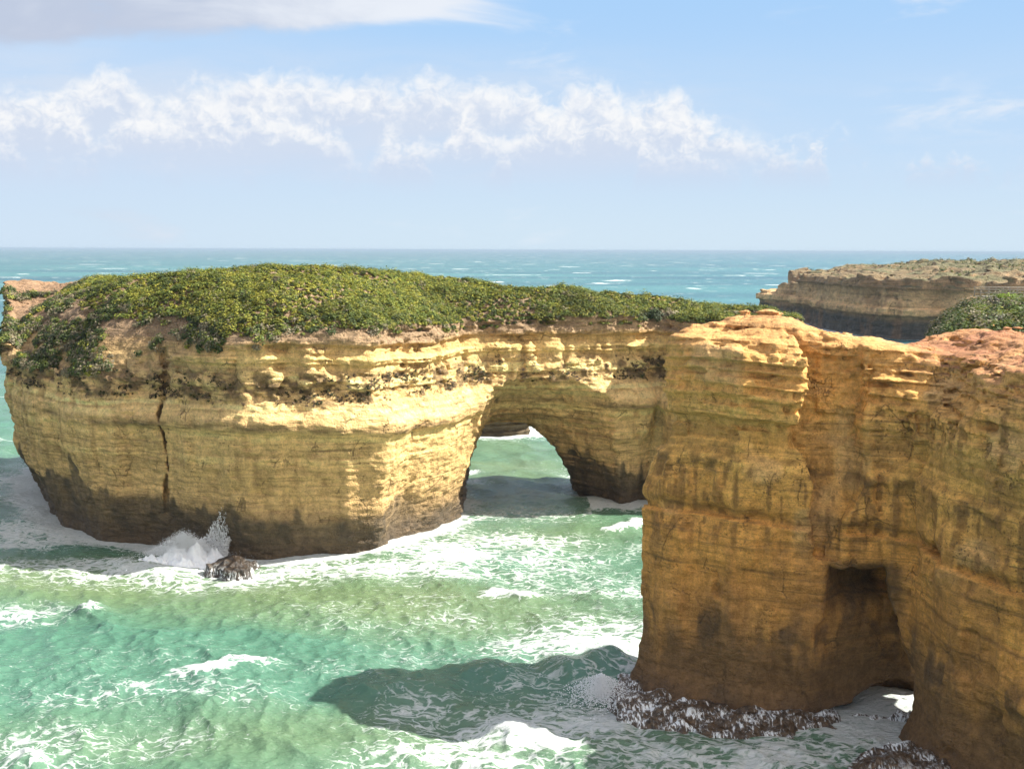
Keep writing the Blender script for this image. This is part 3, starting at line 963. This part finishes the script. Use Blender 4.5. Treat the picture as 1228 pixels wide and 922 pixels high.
def tile_at(T, a, x, y):
    L, N = T[0], T[1]
    u, v = x / L * N, y / L * N
    ui, vi = np.floor(u), np.floor(v)
    fu, fv = u - ui, v - vi
    ui, vi = ui.astype(np.int64) % N, vi.astype(np.int64) % N
    u1, v1 = (ui + 1) % N, (vi + 1) % N
    return (a[ui, vi] * (1 - fu) + a[u1, vi] * fu) * (1 - fv) + (a[ui, v1] * (1 - fu) + a[u1, v1] * fu) * fv


def sea_material():
    m, g, b, out = material('sea_water')
    pos = g.new('ShaderNodeNewGeometry').outputs['Position']
    x, y, z = g.sep(pos)
    dist = g.math('SQRT', g.math('ADD', g.math('MULTIPLY', x, x), g.math('MULTIPLY', y, y)))
    far = g.smooth(dist, 150.0, 420.0)
    vfar = g.smooth(dist, 700.0, 6000.0)
    foam = g.attr('foam')
    shallow = g.attr('silt')
    # body colour
    pl = g.comb(g.math('MULTIPLY', x, 0.5), y, 0.0)
    nb = g.noise(pl, 0.035, 4, 0.5)
    turq = g.mix(nb, (0.051, 0.149, 0.100), (0.094, 0.210, 0.143))
    c = g.mix(shallow, turq, (0.124, 0.182, 0.085))
    bands = g.noise(g.comb(g.math('MULTIPLY', x, 0.0012), g.math('MULTIPLY', y, 0.0060), 0.0), 1.0, 4, 0.55)
    fc = g.mix(g.smooth(bands, 0.36, 0.70), (0.051, 0.151, 0.155), (0.028, 0.085, 0.109))
    fc = g.mix(vfar, fc, (0.051, 0.116, 0.137))
    c = g.mix(far, c, fc)
    # lacy foam: cell walls of two sizes broken up by noise
    warp = g.new('ShaderNodeTexNoise')
    g.put(warp.inputs['Vector'], pos)
    warp.inputs['Scale'].default_value = 0.45
    warp.inputs['Detail'].default_value = 3
    wv = g.vmath('MULTIPLY', g.vmath('SUBTRACT', warp.outputs['Color'], (0.5, 0.5, 0.5)), (2.6, 2.6, 0.0))
    q = g.vmath('ADD', g.vmath('MULTIPLY', pos, (0.62, 1.0, 0.0)), wv)
    e1 = g.voro(q, 1.15, 'DISTANCE_TO_EDGE')
    e2 = g.voro(q, 3.1, 'DISTANCE_TO_EDGE')
    l1 = g.smooth(e1, 0.28, 0.0)
    l2 = g.smooth(e2, 0.30, 0.0)
    nf = g.noise(q, 2.0, 7, 0.70)
    lace = g.math('ADD', g.math('ADD', g.math('MULTIPLY', l1, 0.32), g.math('MULTIPLY', l2, 0.22)), g.math('MULTIPLY', nf, 0.85))
    fm = g.smooth(g.math('ADD', lace, g.math('MULTIPLY', g.math('SUBTRACT', foam, 0.5), 0.90)), 0.62, 0.96)
    fm = g.math('MULTIPLY', fm, g.smooth(foam, 0.03, 0.22))
    ft = g.noise(g.vmath('ADD', g.vmath('MULTIPLY', pos, (0.5, 1.0, 0.0)), wv), 4.2, 5, 0.7)
    fm = g.math('MULTIPLY', fm, g.smooth(ft, 0.30, 0.52, 0.35, 1.0))
    # small foam bits and painted glints everywhere near by
    fk = g.noise(g.comb(g.math('MULTIPLY', x, 0.8), g.math('MULTIPLY', y, 2.2), 0.0), 1.5, 5, 0.72, 0.3)
    fk = g.math('MULTIPLY', g.smooth(g.math('ADD', fk, g.math('MULTIPLY', nb, 0.22)), 0.755, 0.80), g.smooth(dist, 260, 150))
    fm = g.math('MAXIMUM', fm, g.math('MULTIPLY', fk, 0.8))
    # whitecaps out at sea
    wq = g.comb(g.math('MULTIPLY', x, 0.045), g.math('MULTIPLY', y, 0.075), 0.0)
    wn = g.noise(wq, 1.0, 5, 0.62, 0.3)
    wg = g.noise(g.comb(g.math('MULTIPLY', x, 0.004), g.math('MULTIPLY', y, 0.008), 3.0), 1.0, 2)
    wc = g.smooth(g.math('ADD', wn, g.math('MULTIPLY', wg, 0.12)), 0.70, 0.745)
    wc = g.math('MULTIPLY', wc, g.smooth(dist, 140, 260))
    w2 = g.noise(g.comb(g.math('MULTIPLY', x, 0.016), g.math('MULTIPLY', y, 0.013), 7.0), 1.0, 4, 0.6, 0.2)
    w2 = g.math('MULTIPLY', g.smooth(g.math('ADD', w2, g.math('MULTIPLY', wg, 0.12)), 0.68, 0.72), g.smooth(dist, 500, 1200))
    wc = g.math('MAXIMUM', wc, w2)
    fm = g.math('MAXIMUM', fm, g.math('MULTIPLY', wc, 0.8))
    # milky aerated water around the foam
    c = g.mix(g.math('MULTIPLY', g.smooth(foam, 0.05, 0.9), 0.26), c, (0.251, 0.349, 0.279))
    c = g.mix(fm, c, g.mix(ft, (0.45, 0.49, 0.47), (0.68, 0.69, 0.67)))
    g.put(b.inputs['Base Color'], c)
    b.inputs['IOR'].default_value = 1.33
    r = g.math('ADD', g.smooth(dist, 60, 900, 0.16, 0.42), g.math('MULTIPLY', fm, 0.6))
    g.put(b.inputs['Roughness'], r)
    b1 = g.noise(g.comb(g.math('MULTIPLY', x, 0.50), y, 0.0), 1.9, 7, 0.66)
    b2 = g.noise(g.comb(g.math('MULTIPLY', x, 0.6), y, 0.0), 0.16, 5, 0.55)
    h = g.math('ADD', g.math('MULTIPLY', b1, 0.42), g.math('MULTIPLY', g.math('MULTIPLY', b2, 3.5), far))
    g.put(b.inputs['Normal'], g.bump(h, 0.8, 1.0))
    return m


def build_sea():
    # rings get farther apart with distance: about one row of the picture each
    rows = [18.0, 26.0, 34.0, 41.0, 47.0]
    while rows[-1] < 60000:
        d = rows[-1]
        rows.append(d + max(0.16, min(d * d / (CAM_H * 1167) * 0.75, d * 0.2)))
    R = np.array(rows)
    ang = np.concatenate([np.linspace(-75, -33, 60, endpoint=False), np.linspace(-33, 33, 860), np.linspace(33, 75, 61)[1:]])
    A = np.radians(ang)
    X = np.sin(A)[None, :] * R[:, None]
    Y = np.cos(A)[None, :] * R[:, None]
    dR = np.gradient(R)[:, None]
    T1 = ocean_tile(512, 173.0, 9.0, 60.0, rad(70), 0.25, 1)
    T2 = ocean_tile(512, 71.0, 2.6, 12.0, rad(50), 0.45, 2)
    T3 = ocean_tile(512, 23.0, 0.55, 3.2, rad(20), 0.6, 3)
    Z = np.zeros_like(X)
    DX = np.zeros_like(X)
    DY = np.zeros_like(X)
    J = np.zeros_like(X)
    d_rock = np.minimum.reduce([poly_sdf(X, Y, p) for p in (P_ISLAND, P_NEAR, P_ISLET, P_HEAD)])
    # inside the arch the outline of the island is not the shoreline
    arch = (X > -7) & (X < 9) & (Y > 128) & (Y < 156)
    d_rock = np.where(arch, np.minimum(np.abs(X + 5.8), np.abs(X - 9.5)) * 0.9 + 0.5, d_rock)
    for T, amp, wl, chop in ((T1, 0.36, 16.0, 1.0), (T2, 0.15, 4.5, 1.0), (T3, 0.060, 1.1, 1.0)):
        f = np.clip(1.4 - dR * 2.2 / wl, 0, 1) * amp
        f = f * (0.5 + 0.5 * sst(d_rock, 0, 14))
        f = f * (1 + 0.35 * fbm(X / 30 + amp * 9, Y / 30, X * 0, 2))
        h, dx, dy, (jxx, jyy, jxy) = T[2]
        Z += tile_at(T, h, X, Y) * f
        DX += tile_at(T, dx, X, Y) * f * chop
        DY += tile_at(T, dy, X, Y) * f * chop
        J += (tile_at(T, jxx, X, Y) + tile_at(T, jyy, X, Y)) * f
    # a few real breaking ridges
    def ridge(x0, y0, x1, y1, w, hgt):
        ex, ey = x1 - x0, y1 - y0
        L = math.hypot(ex, ey)
        t = ((X - x0) * ex + (Y - y0) * ey) / L / L
        n = (-(X - x0) * ey + (Y - y0) * ex) / L + 0.8 * fbm(t * 3, t * 0 + x0, t * 0, 2)
        q = np.exp(-(n / w) ** 2) * sst(t, -0.1, 0.25) * (1 - sst(t, 0.75, 1.1))
        return hgt * q, q
    foam = np.zeros_like(X)
    for a, bb, w, hgt, fo in (((650, 805), (765, 800), 2.2, 1.3, 0.2), ((410, 838), (640, 806), 2.6, 0.8, 0.0), ((590, 856), (700, 902), 1.3, 0.38, 1.0),
                              ((575, 712), (660, 714), 1.5, 0.6, 0.9), ((85, 735), (128, 722), 1.2, 0.7, 0.6), ((190, 825), (350, 796), 1.2, 0.5, 0.75),
                              ((120, 672), (240, 690), 2.0, 0.7, 0.4), ((0, 905), (70, 908), 1.2, 0.5, 0.8), ((660, 780), (768, 776), 2.0, 0.4, 0.9),
                              ((440, 672), (560, 655), 1.2, 0.15, 0.6), ((720, 640), (775, 628), 1.0, 0.4, 0.9)):
        h, q = ridge(*G(*a), *G(*bb), w, hgt)
        Z += h
        foam = np.maximum(foam, q * fo)
    near_f = np.clip(1.4 - dR / 2.0, 0, 1)
    foam = np.maximum(foam, sst(-J, 0.62, 1.5) * 0.75 * near_f)
    brk = fbm(X / 5, Y / 3, X * 0 + 3, 3)
    rockf = np.exp(-np.clip(d_rock, 0, 99) / (1.7 + 1.3 * brk))
    foam = np.maximum(foam, 0.95 * rockf)
    for px, py, rx, ry, a in ((60, 640, 14, 6, .85), (150, 680, 15, 4, .75), (10, 730, 7, 4, .55), (430, 685, 20, 5, .60), (540, 665, 7, 5, .7), (640, 655, 13, 10, .50),
                              (620, 618, 9, 5, .55), (700, 690, 10, 8, .55), (715, 770, 8.5, 5.5, .85), (690, 835, 9, 6, .48), (640, 875, 8, 4.5, .62), (760, 860, 7, 6, .62),
                              (900, 900, 13, 5, .70), (1050, 880, 6, 4, 1.0), (820, 912, 12, 5, .55), (500, 860, 5, 4, .40), (300, 692, 24, 4, .5), (590, 527, 6, 6, .5),
                              (560, 740, 18, 8, .28), (200, 840, 16, 4, .30), (60, 890, 12, 5, .42), (480, 800, 15, 6, .25), (960, 380, 14, 25, .95), (690, 560, 8, 10, .2),
                              (100, 790, 16, 7, .22), (580, 910, 9, 3, .6), (985, 394, 10, 45, 1.0), (15, 575, 6, 10, .6)):
        cx, cy = G(px, py)
        e = np.exp(-(((X - cx) / rx) ** 2 + ((Y - cy) / ry) ** 2) ** 1.2)
        foam = np.maximum(foam, a * e * (0.88 + 0.4 * brk))
    foam = foam + 0.10 * near_f * (0.4 + fbm(X / 7, Y / 4, X * 0 + 9, 3)) * (R[:, None] < 260)
    silt = 0.24 + 0.45 * fbm(X / 24, Y / 13, X * 0 + 12, 3)
    for px, py, rx, ry, a in ((460, 720, 22, 9, .9), (120, 680, 22, 7, .7), (560, 880, 14, 6, .45), (620, 560, 12, 22, .7), (150, 890, 18, 6, .3), (650, 640, 14, 8, .6)):
        cx, cy = G(px, py)
        silt += a * np.exp(-((X - cx) / rx) ** 2 - ((Y - cy) / ry) ** 2)
    for px, py, rx, ry, a in ((60, 790, 22, 9, .6), (300, 800, 20, 8, .4)):
        cx, cy = G(px, py)
        silt -= a * np.exp(-((X - cx) / rx) ** 2 - ((Y - cy) / ry) ** 2)
    V = np.stack([X - DX, Y - DY, Z], -1).reshape(-1, 3)
    nr, nc = X.shape
    i = (np.arange(nr - 1)[:, None] * nc + np.arange(nc - 1)[None, :]).ravel()
    Fq = np.stack([i, i + 1, i + nc + 1, i + nc], -1)[:, ::-1]
    o = mesh_from('sea', V, Fq, sea_material())
    set_float(o, 'foam', np.clip(foam, 0, 1.1).ravel())
    set_float(o, 'silt', np.clip(silt * 0.85, 0, 1).ravel())
    return tag(o, 'choppy turquoise sea streaked with white foam', 'sea', kind='structure')


sea = build_sea()


# ------------------------------------------------------------------ SCRUB
PAL = np.array([(.245, .228, .035), (.155, .172, .030), (.085, .112, .024), (.050, .068, .020), (.19, .16, .10)])


def leaf_cloud(name, C, Nn, Rr, colour, nleaf, size, mat, squash=0.75, seed=1):
    """one mesh of small leaf faces gathered in clumps: C centres, Nn normals, Rr radii, colour per clump"""
    r = np.random.default_rng(seed)
    n = len(C)
    k = np.repeat(np.arange(n), nleaf)
    d = r.normal(size=(n * nleaf, 3))
    d /= np.linalg.norm(d, axis=1)[:, None]
    nn = Nn[k]
    dn = (d * nn).sum(1)
    d = d - nn * (dn - np.abs(dn))[:, None]           # upper half of the clump
    rr = r.random(n * nleaf) ** 0.35
    P = C[k] + d * (Rr[k] * rr)[:, None]
    P[:, 2] -= (1 - squash) * Rr[k] * rr * d[:, 2]
    ax = 0.7 * d + 0.55 * r.normal(size=d.shape) + 0.9 * nn + np.array([0, 0, 0.3])
    ax /= np.linalg.norm(ax, axis=1)[:, None]
    t = np.cross(ax, r.normal(size=d.shape))
    t /= np.linalg.norm(t, axis=1)[:, None] + 1e-9
    b = np.cross(ax, t)
    s = size * (0.6 + 0.8 * r.random(n * nleaf))
    t *= (s * 0.62)[:, None]
    b *= (s * 0.38)[:, None]
    V = np.stack([P - t, P - b, P + t, P + b], 1).reshape(-1, 3)
    F = np.arange(len(V)).reshape(-1, 4)
    me = bpy.data.meshes.new(name)
    me.vertices.add(len(V)); me.vertices.foreach_set('co', V.astype(np.float32).ravel())
    me.loops.add(len(V)); me.loops.foreach_set('vertex_index', F.astype(np.int32).ravel())
    me.polygons.add(len(F)); me.polygons.foreach_set('loop_start', np.arange(len(F), dtype=np.int32) * 4)
    me.polygons.foreach_set('loop_total', np.full(len(F), 4, np.int32))
    me.update(calc_edges=True)
    me.materials.append(mat)
    o = bpy.data.objects.new(name, me)
    COL.objects.link(o)
    c = colour[k] * (0.75 + 0.5 * r.random(n * nleaf))[:, None]
    set_color(o, 'tone', np.repeat(c, 4, 0))
    return o


def pts_of(o):
    n = len(o.data.vertices)
    p = np.empty(n * 3, np.float32)
    o.data.vertices.foreach_get('co', p)
    return p.reshape(-1, 3).astype(np.float64), vnormals(o).astype(np.float64)


def pick(p, n, prob, count, seed):
    r = np.random.default_rng(seed)
    w = np.clip(prob, 0, None)
    count = min(count, int((w > 1e-6).sum()))
    w = np.where(w > 1e-6, w, 0)
    idx = r.choice(len(p), size=count, replace=False, p=w / w.sum())
    return p[idx], n[idx]


def tones(p, weights, seed, jitter=0.25):
    r = np.random.default_rng(seed)
    pal = PAL[r.choice(len(PAL), size=len(p), p=weights)]
    f = 1 + 0.35 * fbm(p[:, 0] / 6, p[:, 1] / 6, p[:, 0] * 0 + seed, 3) + jitter * (r.random(len(p)) - 0.5)
    return pal * f[:, None]


def island_scrub():
    p, n = pts_of(island)
    x, y, z = p.T
    nz = n[:, 2]
    rim = np.interp(x, [-66, -60, -55, -45, -36, -30, -22, -8, 0, 14, 31], [26.4, 25.8, 24.5, 23.4, 23.2, 22.6, 22.1, 21.6, 21.5, 22.0, 21.7])
    zz = z - rim + 0.9 * fbm(x / 3.5, y / 3.5, x * 0 + 1, 3)
    cover = sst(zz, -0.3, 0.6) * sst(nz, 0.30, 0.6)
    bare = sst(fbm(x / 5, y / 5, x * 0 + 4, 3), 0.35, 0.5) * sst(-x, 34, 44) * 0.8
    prob = cover * (1 - bare) * (1 - sst(-x + 0.8 * fbm(x / 3, y / 3, x * 0, 2), 55.5, 57) * sst(z, 22.5, 23.5))
    C, N = pick(p, n, prob, 24000, 5)
    r = np.random.default_rng(2)
    big = sst(fbm(C[:, 0] / 4, C[:, 1] / 4, C[:, 0] * 0 + 6, 3), -0.2, 0.5)
    Rr = (0.24 + 0.40 * big) * (0.7 + 0.6 * r.random(len(C)))
    lt = sst(-C[:, 0], -5, 35)
    col = np.where((r.random(len(C)) < 0.25 + 0.5 * lt)[:, None], tones(C, [.55, .3, .08, .02, .05], 3), tones(C, [.12, .40, .36, .10, .02], 4))
    o = leaf_cloud('island_scrub', C + N * 0.05, N * 0.4 + np.array([0, 0, 0.8]), Rr * 0.85, col, 42, 0.165, M_LEAF, seed=8, squash=0.6)
    tag(o, 'low green coastal scrub covering the flat top of the arch island', 'scrub', kind='stuff')
    C, N = pick(p, n, prob * sst(fbm(x / 5, y / 5, x * 0 + 15, 3), 0.0, 0.35), 1300, 25)
    o = leaf_cloud('island_shrubs', C + N * 0.05, N * 0.3 + np.array([0, 0, 0.8]), 0.40 + 0.5 * r.random(len(C)) ** 2, tones(C, [.10, .32, .34, .18, .06], 26), 70, 0.19, M_LEAF, seed=27, squash=0.8)
    tag(o, 'taller darker shrubs dotted through the scrub on the arch island', 'shrubs', kind='stuff')
    # scrub hanging down the brow on the left
    z_lo = np.interp(x, [-62, -58, -50, -42, -38, -34, -26, -20, 0], [21, 17.5, 16.6, 17.0, 18.2, 20.5, 19.6, 21.4, 21.6])
    m = sst(z, z_lo, z_lo + 0.8) * (1 - sst(zz, 0.2, 1.2)) * (y < 150) * sst(nz, -0.1, 0.3)
    patch = sst(fbm(x / 2.6, y / 2.6, z / 2.6, 3), -0.05, 0.3)
    patch = patch * (0.25 + 0.75 * np.maximum(sst(-x, 38, 44), sst(-np.abs(x + 27), -5, -2) * 0.9))
    C, N = pick(p, n, m * patch, 1500, 6)
    r = np.random.default_rng(3)
    col = tones(C, [.03, .10, .20, .30, .37], 7)
    o = leaf_cloud('brow_scrub', C + N * 0.1, N, 0.30 + 0.40 * r.random(len(C)), col, 46, 0.20, M_LEAF, seed=9)
    tag(o, 'dark straggling shrubs hanging over the shaded brow of the island', 'scrub', kind='stuff')
    # tufts clinging to the crusted ledge band
    band = sst(z, 15.0, 15.6) * (1 - sst(z, 17.4, 18.2)) * sst(n[:, 1], 0.2, -0.4) * sst(fbm(x / 1.6, y / 1.6, z / 1.0, 3), 0.0, 0.4) * (y < 136) * sst(nz, -0.3, 0.2)
    C, N = pick(p, n, band, 1100, 16)
    o = leaf_cloud('ledge_tufts', C, N + np.array([0, 0, 0.5]), 0.08 + 0.17 * r.random(len(C)), tones(C, [0, 0, .08, .32, .60], 17) * np.array([.75, .62, .6]), 14, 0.13, M_LEAF, seed=19)
    tag(o, 'dry brown tufts along the crusted band of the cliff', 'tufts', kind='stuff')


island_scrub()


def land_scrub(o, name, label, prob_fn, count, r0, r1, weights, nleaf, size, seed):
    p, n = pts_of(o)
    C, N = pick(p, n, prob_fn(p, n), count, seed)
    r = np.random.default_rng(seed)
    s = leaf_cloud(name, C + N * 0.1, N * 0.4 + np.array([0, 0, 0.8]), r0 + (r1 - r0) * r.random(len(C)) ** 1.5, tones(C, weights, seed), nleaf, size, M_LEAF, seed=seed)
    return tag(s, label, 'scrub', kind='stuff')


land_scrub(hill, 'hill_scrub', 'dense dark bushes covering the mainland hill under the railing',
           lambda p, n: sst(n[:, 2], 0.0, 0.4) * sst(p[:, 2] + 1.2 * fbm(p[:, 0] / 3, p[:, 1] / 3, p[:, 2] * 0, 2), 17.5, 20) * (p[:, 0] < 80) * (p[:, 1] < 156), 2900, 0.35, 1.15, [.12, .26, .32, .18, .12], 60, 0.25, 31)
land_scrub(headland, 'headland_scrub', 'grey-green heath on the distant headland',
           lambda p, n: sst(n[:, 2], 0.2, 0.6) * sst(p[:, 2], 15, 19) * sst(fbm(p[:, 0] / 14, p[:, 1] / 14, p[:, 0] * 0, 3) + 0.018 * (p[:, 0] - 175), -0.05, 0.45), 3000, 0.4, 1.2, [.0, .12, .25, .20, .43], 16, 0.5, 32)


# single bushes one can tell apart on the hill and at the arch
def ground_z(o, x, y):
    ok, loc, nrm, idx = o.ray_cast(Vector((x, y, 60)), Vector((0, 0, -1)))
    return loc.z if ok else 20.0


def bush(x, y, base, r, tone, label, seed, n=22, size=0.24, tall=0.9):
    rr = np.random.default_rng(seed)
    z = ground_z(base, x, y)
    d = rr.normal(size=(n, 3))
    d /= np.linalg.norm(d, axis=1)[:, None]
    d[:, 2] = np.abs(d[:, 2])
    C = d * r * (0.45 + 0.4 * rr.random((n, 1))) * np.array([1, 1, tall])
    N = d + np.array([0, 0, 0.3])
    o = leaf_cloud('bush', C, N, np.full(n, r * 0.42), np.array(tone)[None] * (0.8 + 0.4 * rr.random((n, 1))), 60, size, M_LEAF, seed=seed)
    o.location = (x, y, z - 0.1)
    return tag(o, label, 'bush', 'bushes standing out of the scrub')


bpy.context.view_layer.update()
bush(60.5, 143, hill, 1.3, (.17, .24, .02), 'bright lime green bush just under the wooden railing', 41)
bush(53.5, 133, hill, 1.0, (.15, .20, .03), 'round yellow-green bush on the hill below and left of the railing', 42)
bush(52.0, 138, hill, 1.1, (.10, .12, .04), 'bushy olive shrub on the skyline left of the railing', 43)
bush(50.5, 122, hill, 1.2, (.22, .21, .15), 'pale grey leafless bush on the lower hill above the red soil', 44)
bush(56.8, 138, hill, 1.2, (.06, .05, .04), 'dark brown dead bush in front of the railing posts', 45)
bush(18.6, 137.2, island, 1.1, (.24, .20, .13), 'dry grey-brown bush at the cliff edge where the scrub is notched', 46, size=0.2)
bush(16.6, 136.8, island, 1.2, (.035, .05, .018), 'dark green bush leaning over the notch beside the dry bush', 47, size=0.2)


# ------------------------------------------------------------------ LOOKOUT RAILING
def wood_material():
    m, g, b, out = material('weathered_timber')
    pos = g.new('ShaderNodeTexCoord').outputs['Object']
    n = g.noise(g.vmath('MULTIPLY', pos, (3.0, 3.0, 14.0)), 2.0, 4)
    g.put(b.inputs['Base Color'], g.mix(n, (0.22, 0.19, 0.15), (0.42, 0.38, 0.32)))
    b.inputs['Roughness'].default_value = 0.85
    return m


M_WOOD = wood_material()


def box(name, x0, x1, y0, y1, z0, z1, mat, parent):
    v = [(x, y, z) for x in (x0, x1) for y in (y0, y1) for z in (z0, z1)]
    f = [(0, 1, 3, 2), (4, 6, 7, 5), (0, 4, 5, 1), (2, 3, 7, 6), (0, 2, 6, 4), (1, 5, 7, 3)]
    o = mesh_from(name, np.array(v), np.array(f), mat, smooth=False, parent=parent)
    bv = o.modifiers.new('edge', 'BEVEL')
    bv.width = 0.012
    return o


rl = bpy.data.objects.new('lookout_railing', None)
COL.objects.link(rl)
rl.location = (59.6, 149, 24.35)
tag(rl, 'weathered timber lookout railing and boardwalk on the bushy hilltop', 'railing')
box('deck', 0, 9.5, 0, 2.2, -0.06, 0.0, M_WOOD, rl)
for yy in (0.06, 2.1):
    for k in range(6):
        box('post', k * 1.85, k * 1.85 + 0.11, yy - 0.055, yy + 0.055, -1.6 if yy < 1 else 0.003, 1.12, M_WOOD, rl)
    for zz in (0.42, 0.80):
        box('rail', -0.05, 9.5, yy - 0.10, yy - 0.058, zz, zz + 0.09, M_WOOD, rl)
    box('handrail', -0.1, 9.6, yy - 0.10, yy + 0.10, 1.123, 1.17, M_WOOD, rl)


# ------------------------------------------------------------------ BURSTING WAVES
def spray_material():
    m, g, b, out = material('spray')
    b.inputs['Base Color'].default_value = (0.86, 0.88, 0.90, 1)
    b.inputs['Roughness'].default_value = 0.8
    return m


M_SPRAY = spray_material()


def drops(name, P, S, stretch, seed):
    """many small water drops, each an octahedron stretched along its flight"""
    r = np.random.default_rng(seed)
    n = len(P)
    base = np.array([(1, 0, 0), (0, 1, 0), (-1, 0, 0), (0, -1, 0), (0, 0, 1), (0, 0, -1)], float)
    tri = np.array([(0, 1, 4), (1, 2, 4), (2, 3, 4), (3, 0, 4), (1, 0, 5), (2, 1, 5), (3, 2, 5), (0, 3, 5)])
    V = P[:, None, :] + base[None] * S[:, None, None] * np.stack([np.ones(n), np.ones(n), stretch], -1)[:, None, :]
    F = (np.arange(n)[:, None, None] * 6 + tri[None]).reshape(-1, 3)
    return mesh_from(name, V.reshape(-1, 3), F, M_SPRAY, smooth=True, nside=3)


def splash():
    r = np.random.default_rng(77)
    cx, cy = -31.0, 111.2
    P, S, T = [], [], []
    # thrown curtain leaning to the right
    for i in range(9000):
        u = r.random()
        h = r.random() ** 1.7 * (1.6 + 4.6 * math.exp(-((u - 0.70) / 0.16) ** 2) * (0.6 + 0.4 * math.sin(u * 60)))
        x = cx - 1.5 + 4.5 * u + 0.28 * h + r.normal() * 0.10
        P.append((x, cy + 0.4 + r.normal() * 0.4 + 0.1 * h, 0.1 + h))
        S.append(0.014 + 0.028 * r.random() ** 2)
        T.append(2.0 + 4.0 * r.random())
    for i in range(16000):
        a, q = r.random() * 2 * math.pi, abs(r.normal()) * 0.7
        P.append((cx - 0.7 + 3.0 * q * math.cos(a), cy - 0.9 + 1.2 * q * math.sin(a), 0.2 + (2.3 * math.exp(-q * q)) * r.random() ** 0.4 + 0.25 * abs(r.normal())))
        S.append(0.010 + 0.022 * r.random() ** 2)
        T.append(1.0 + r.random())
    o = drops('wave_splash', np.array(P), np.array(S), np.array(T), 1)
    # the heaped broken water under the spray
    gx, gy = np.meshgrid(np.arange(-6.5, 4.0, 0.07), np.arange(-3.4, 1.6, 0.07), indexing='ij')
    h = np.zeros_like(gx)
    for lx, ly, rx, ry, lh in ((-3.2, -0.9, 1.8, 0.9, 0.9), (-1.3, -0.8, 1.7, 1.0, 1.5), (0.6, -0.6, 1.5, 1.0, 1.5), (2.0, -0.2, 1.0, 0.8, 1.2), (-0.2, -2.0, 1.6, 0.8, 0.8)):
        h = np.maximum(h, lh * np.exp(-((gx - lx - 0.4 * (gy - ly)) / rx) ** 2 - ((gy - ly) / ry) ** 2))
    h = h * (1 + 0.6 * fbm(gx / 0.7 + 0.6 * gy, gy / 0.5, gx * 0 + 3, 5, 0.62)) + 0.22 * fbm(gx / 0.3, gy / 0.22, gx * 0, 3) - 0.35
    V = np.stack([cx + gx, cy - 0.4 + gy, h], -1).reshape(-1, 3)
    nr, nc = gx.shape
    q = (np.arange(nr - 1)[:, None] * nc + np.arange(nc - 1)[None, :]).ravel()
    body = mesh_from('foam', V, np.stack([q, q + nc, q + nc + 1, q + 1], -1), M_SPRAY)
    body.parent = o
    tag(o, 'white burst of a wave thrown up against the shaded foot of the island', 'splash')
    P, S, T = [], [], []
    c = G(722, 838)
    for i in range(7000):
        a, q = r.random() * 2 * math.pi, abs(r.normal()) * 0.6
        x, y = 1.9 * q * math.cos(a), 2.4 * q * math.sin(a)
        P.append((c[0] + x, c[1] + y, 0.2 + max(0, 1.5 - q) * r.random() * 1.1))
        S.append(0.015 + 0.035 * r.random() ** 2)
        T.append(1.0)
    o = drops('wave_splash', np.array(P), np.array(S), np.array(T), 2)
    tag(o, 'misty spray blowing off the rock shelf at the tip of the promontory', 'splash')


splash()


# ------------------------------------------------------------------ HAZE
def build_haze():
    me = bpy.data.meshes.new('haze')
    a, z0, z1 = 62000.0, -4.0, 33.0
    v = [(x, y, z) for x in (-a, a) for y in (-a, a) for z in (z0, z1)]
    me.from_pydata(v, [], [(0, 1, 3, 2), (4, 6, 7, 5), (0, 4, 5, 1), (2, 3, 7, 6), (0, 2, 6, 4), (1, 5, 7, 3)])
    m = bpy.data.materials.new('haze_air')
    m.use_nodes = True
    m.node_tree.nodes.clear()
    g = NT(m.node_tree)
    out = g.new('ShaderNodeOutputMaterial')
    vol = g.new('ShaderNodeVolumePrincipled')
    vol.inputs['Color'].default_value = (0.34, 0.44, 0.55, 1)
    vol.inputs['Density'].default_value = 0.00009
    vol.inputs['Anisotropy'].default_value = 0.0
    g.l.new(vol.outputs[0], out.inputs['Volume'])
    me.materials.append(m)
    o = bpy.data.objects.new('haze', me)
    COL.objects.link(o)
    tag(o, 'thin sea haze over the bay and the open water', 'haze', kind='stuff')


build_haze()
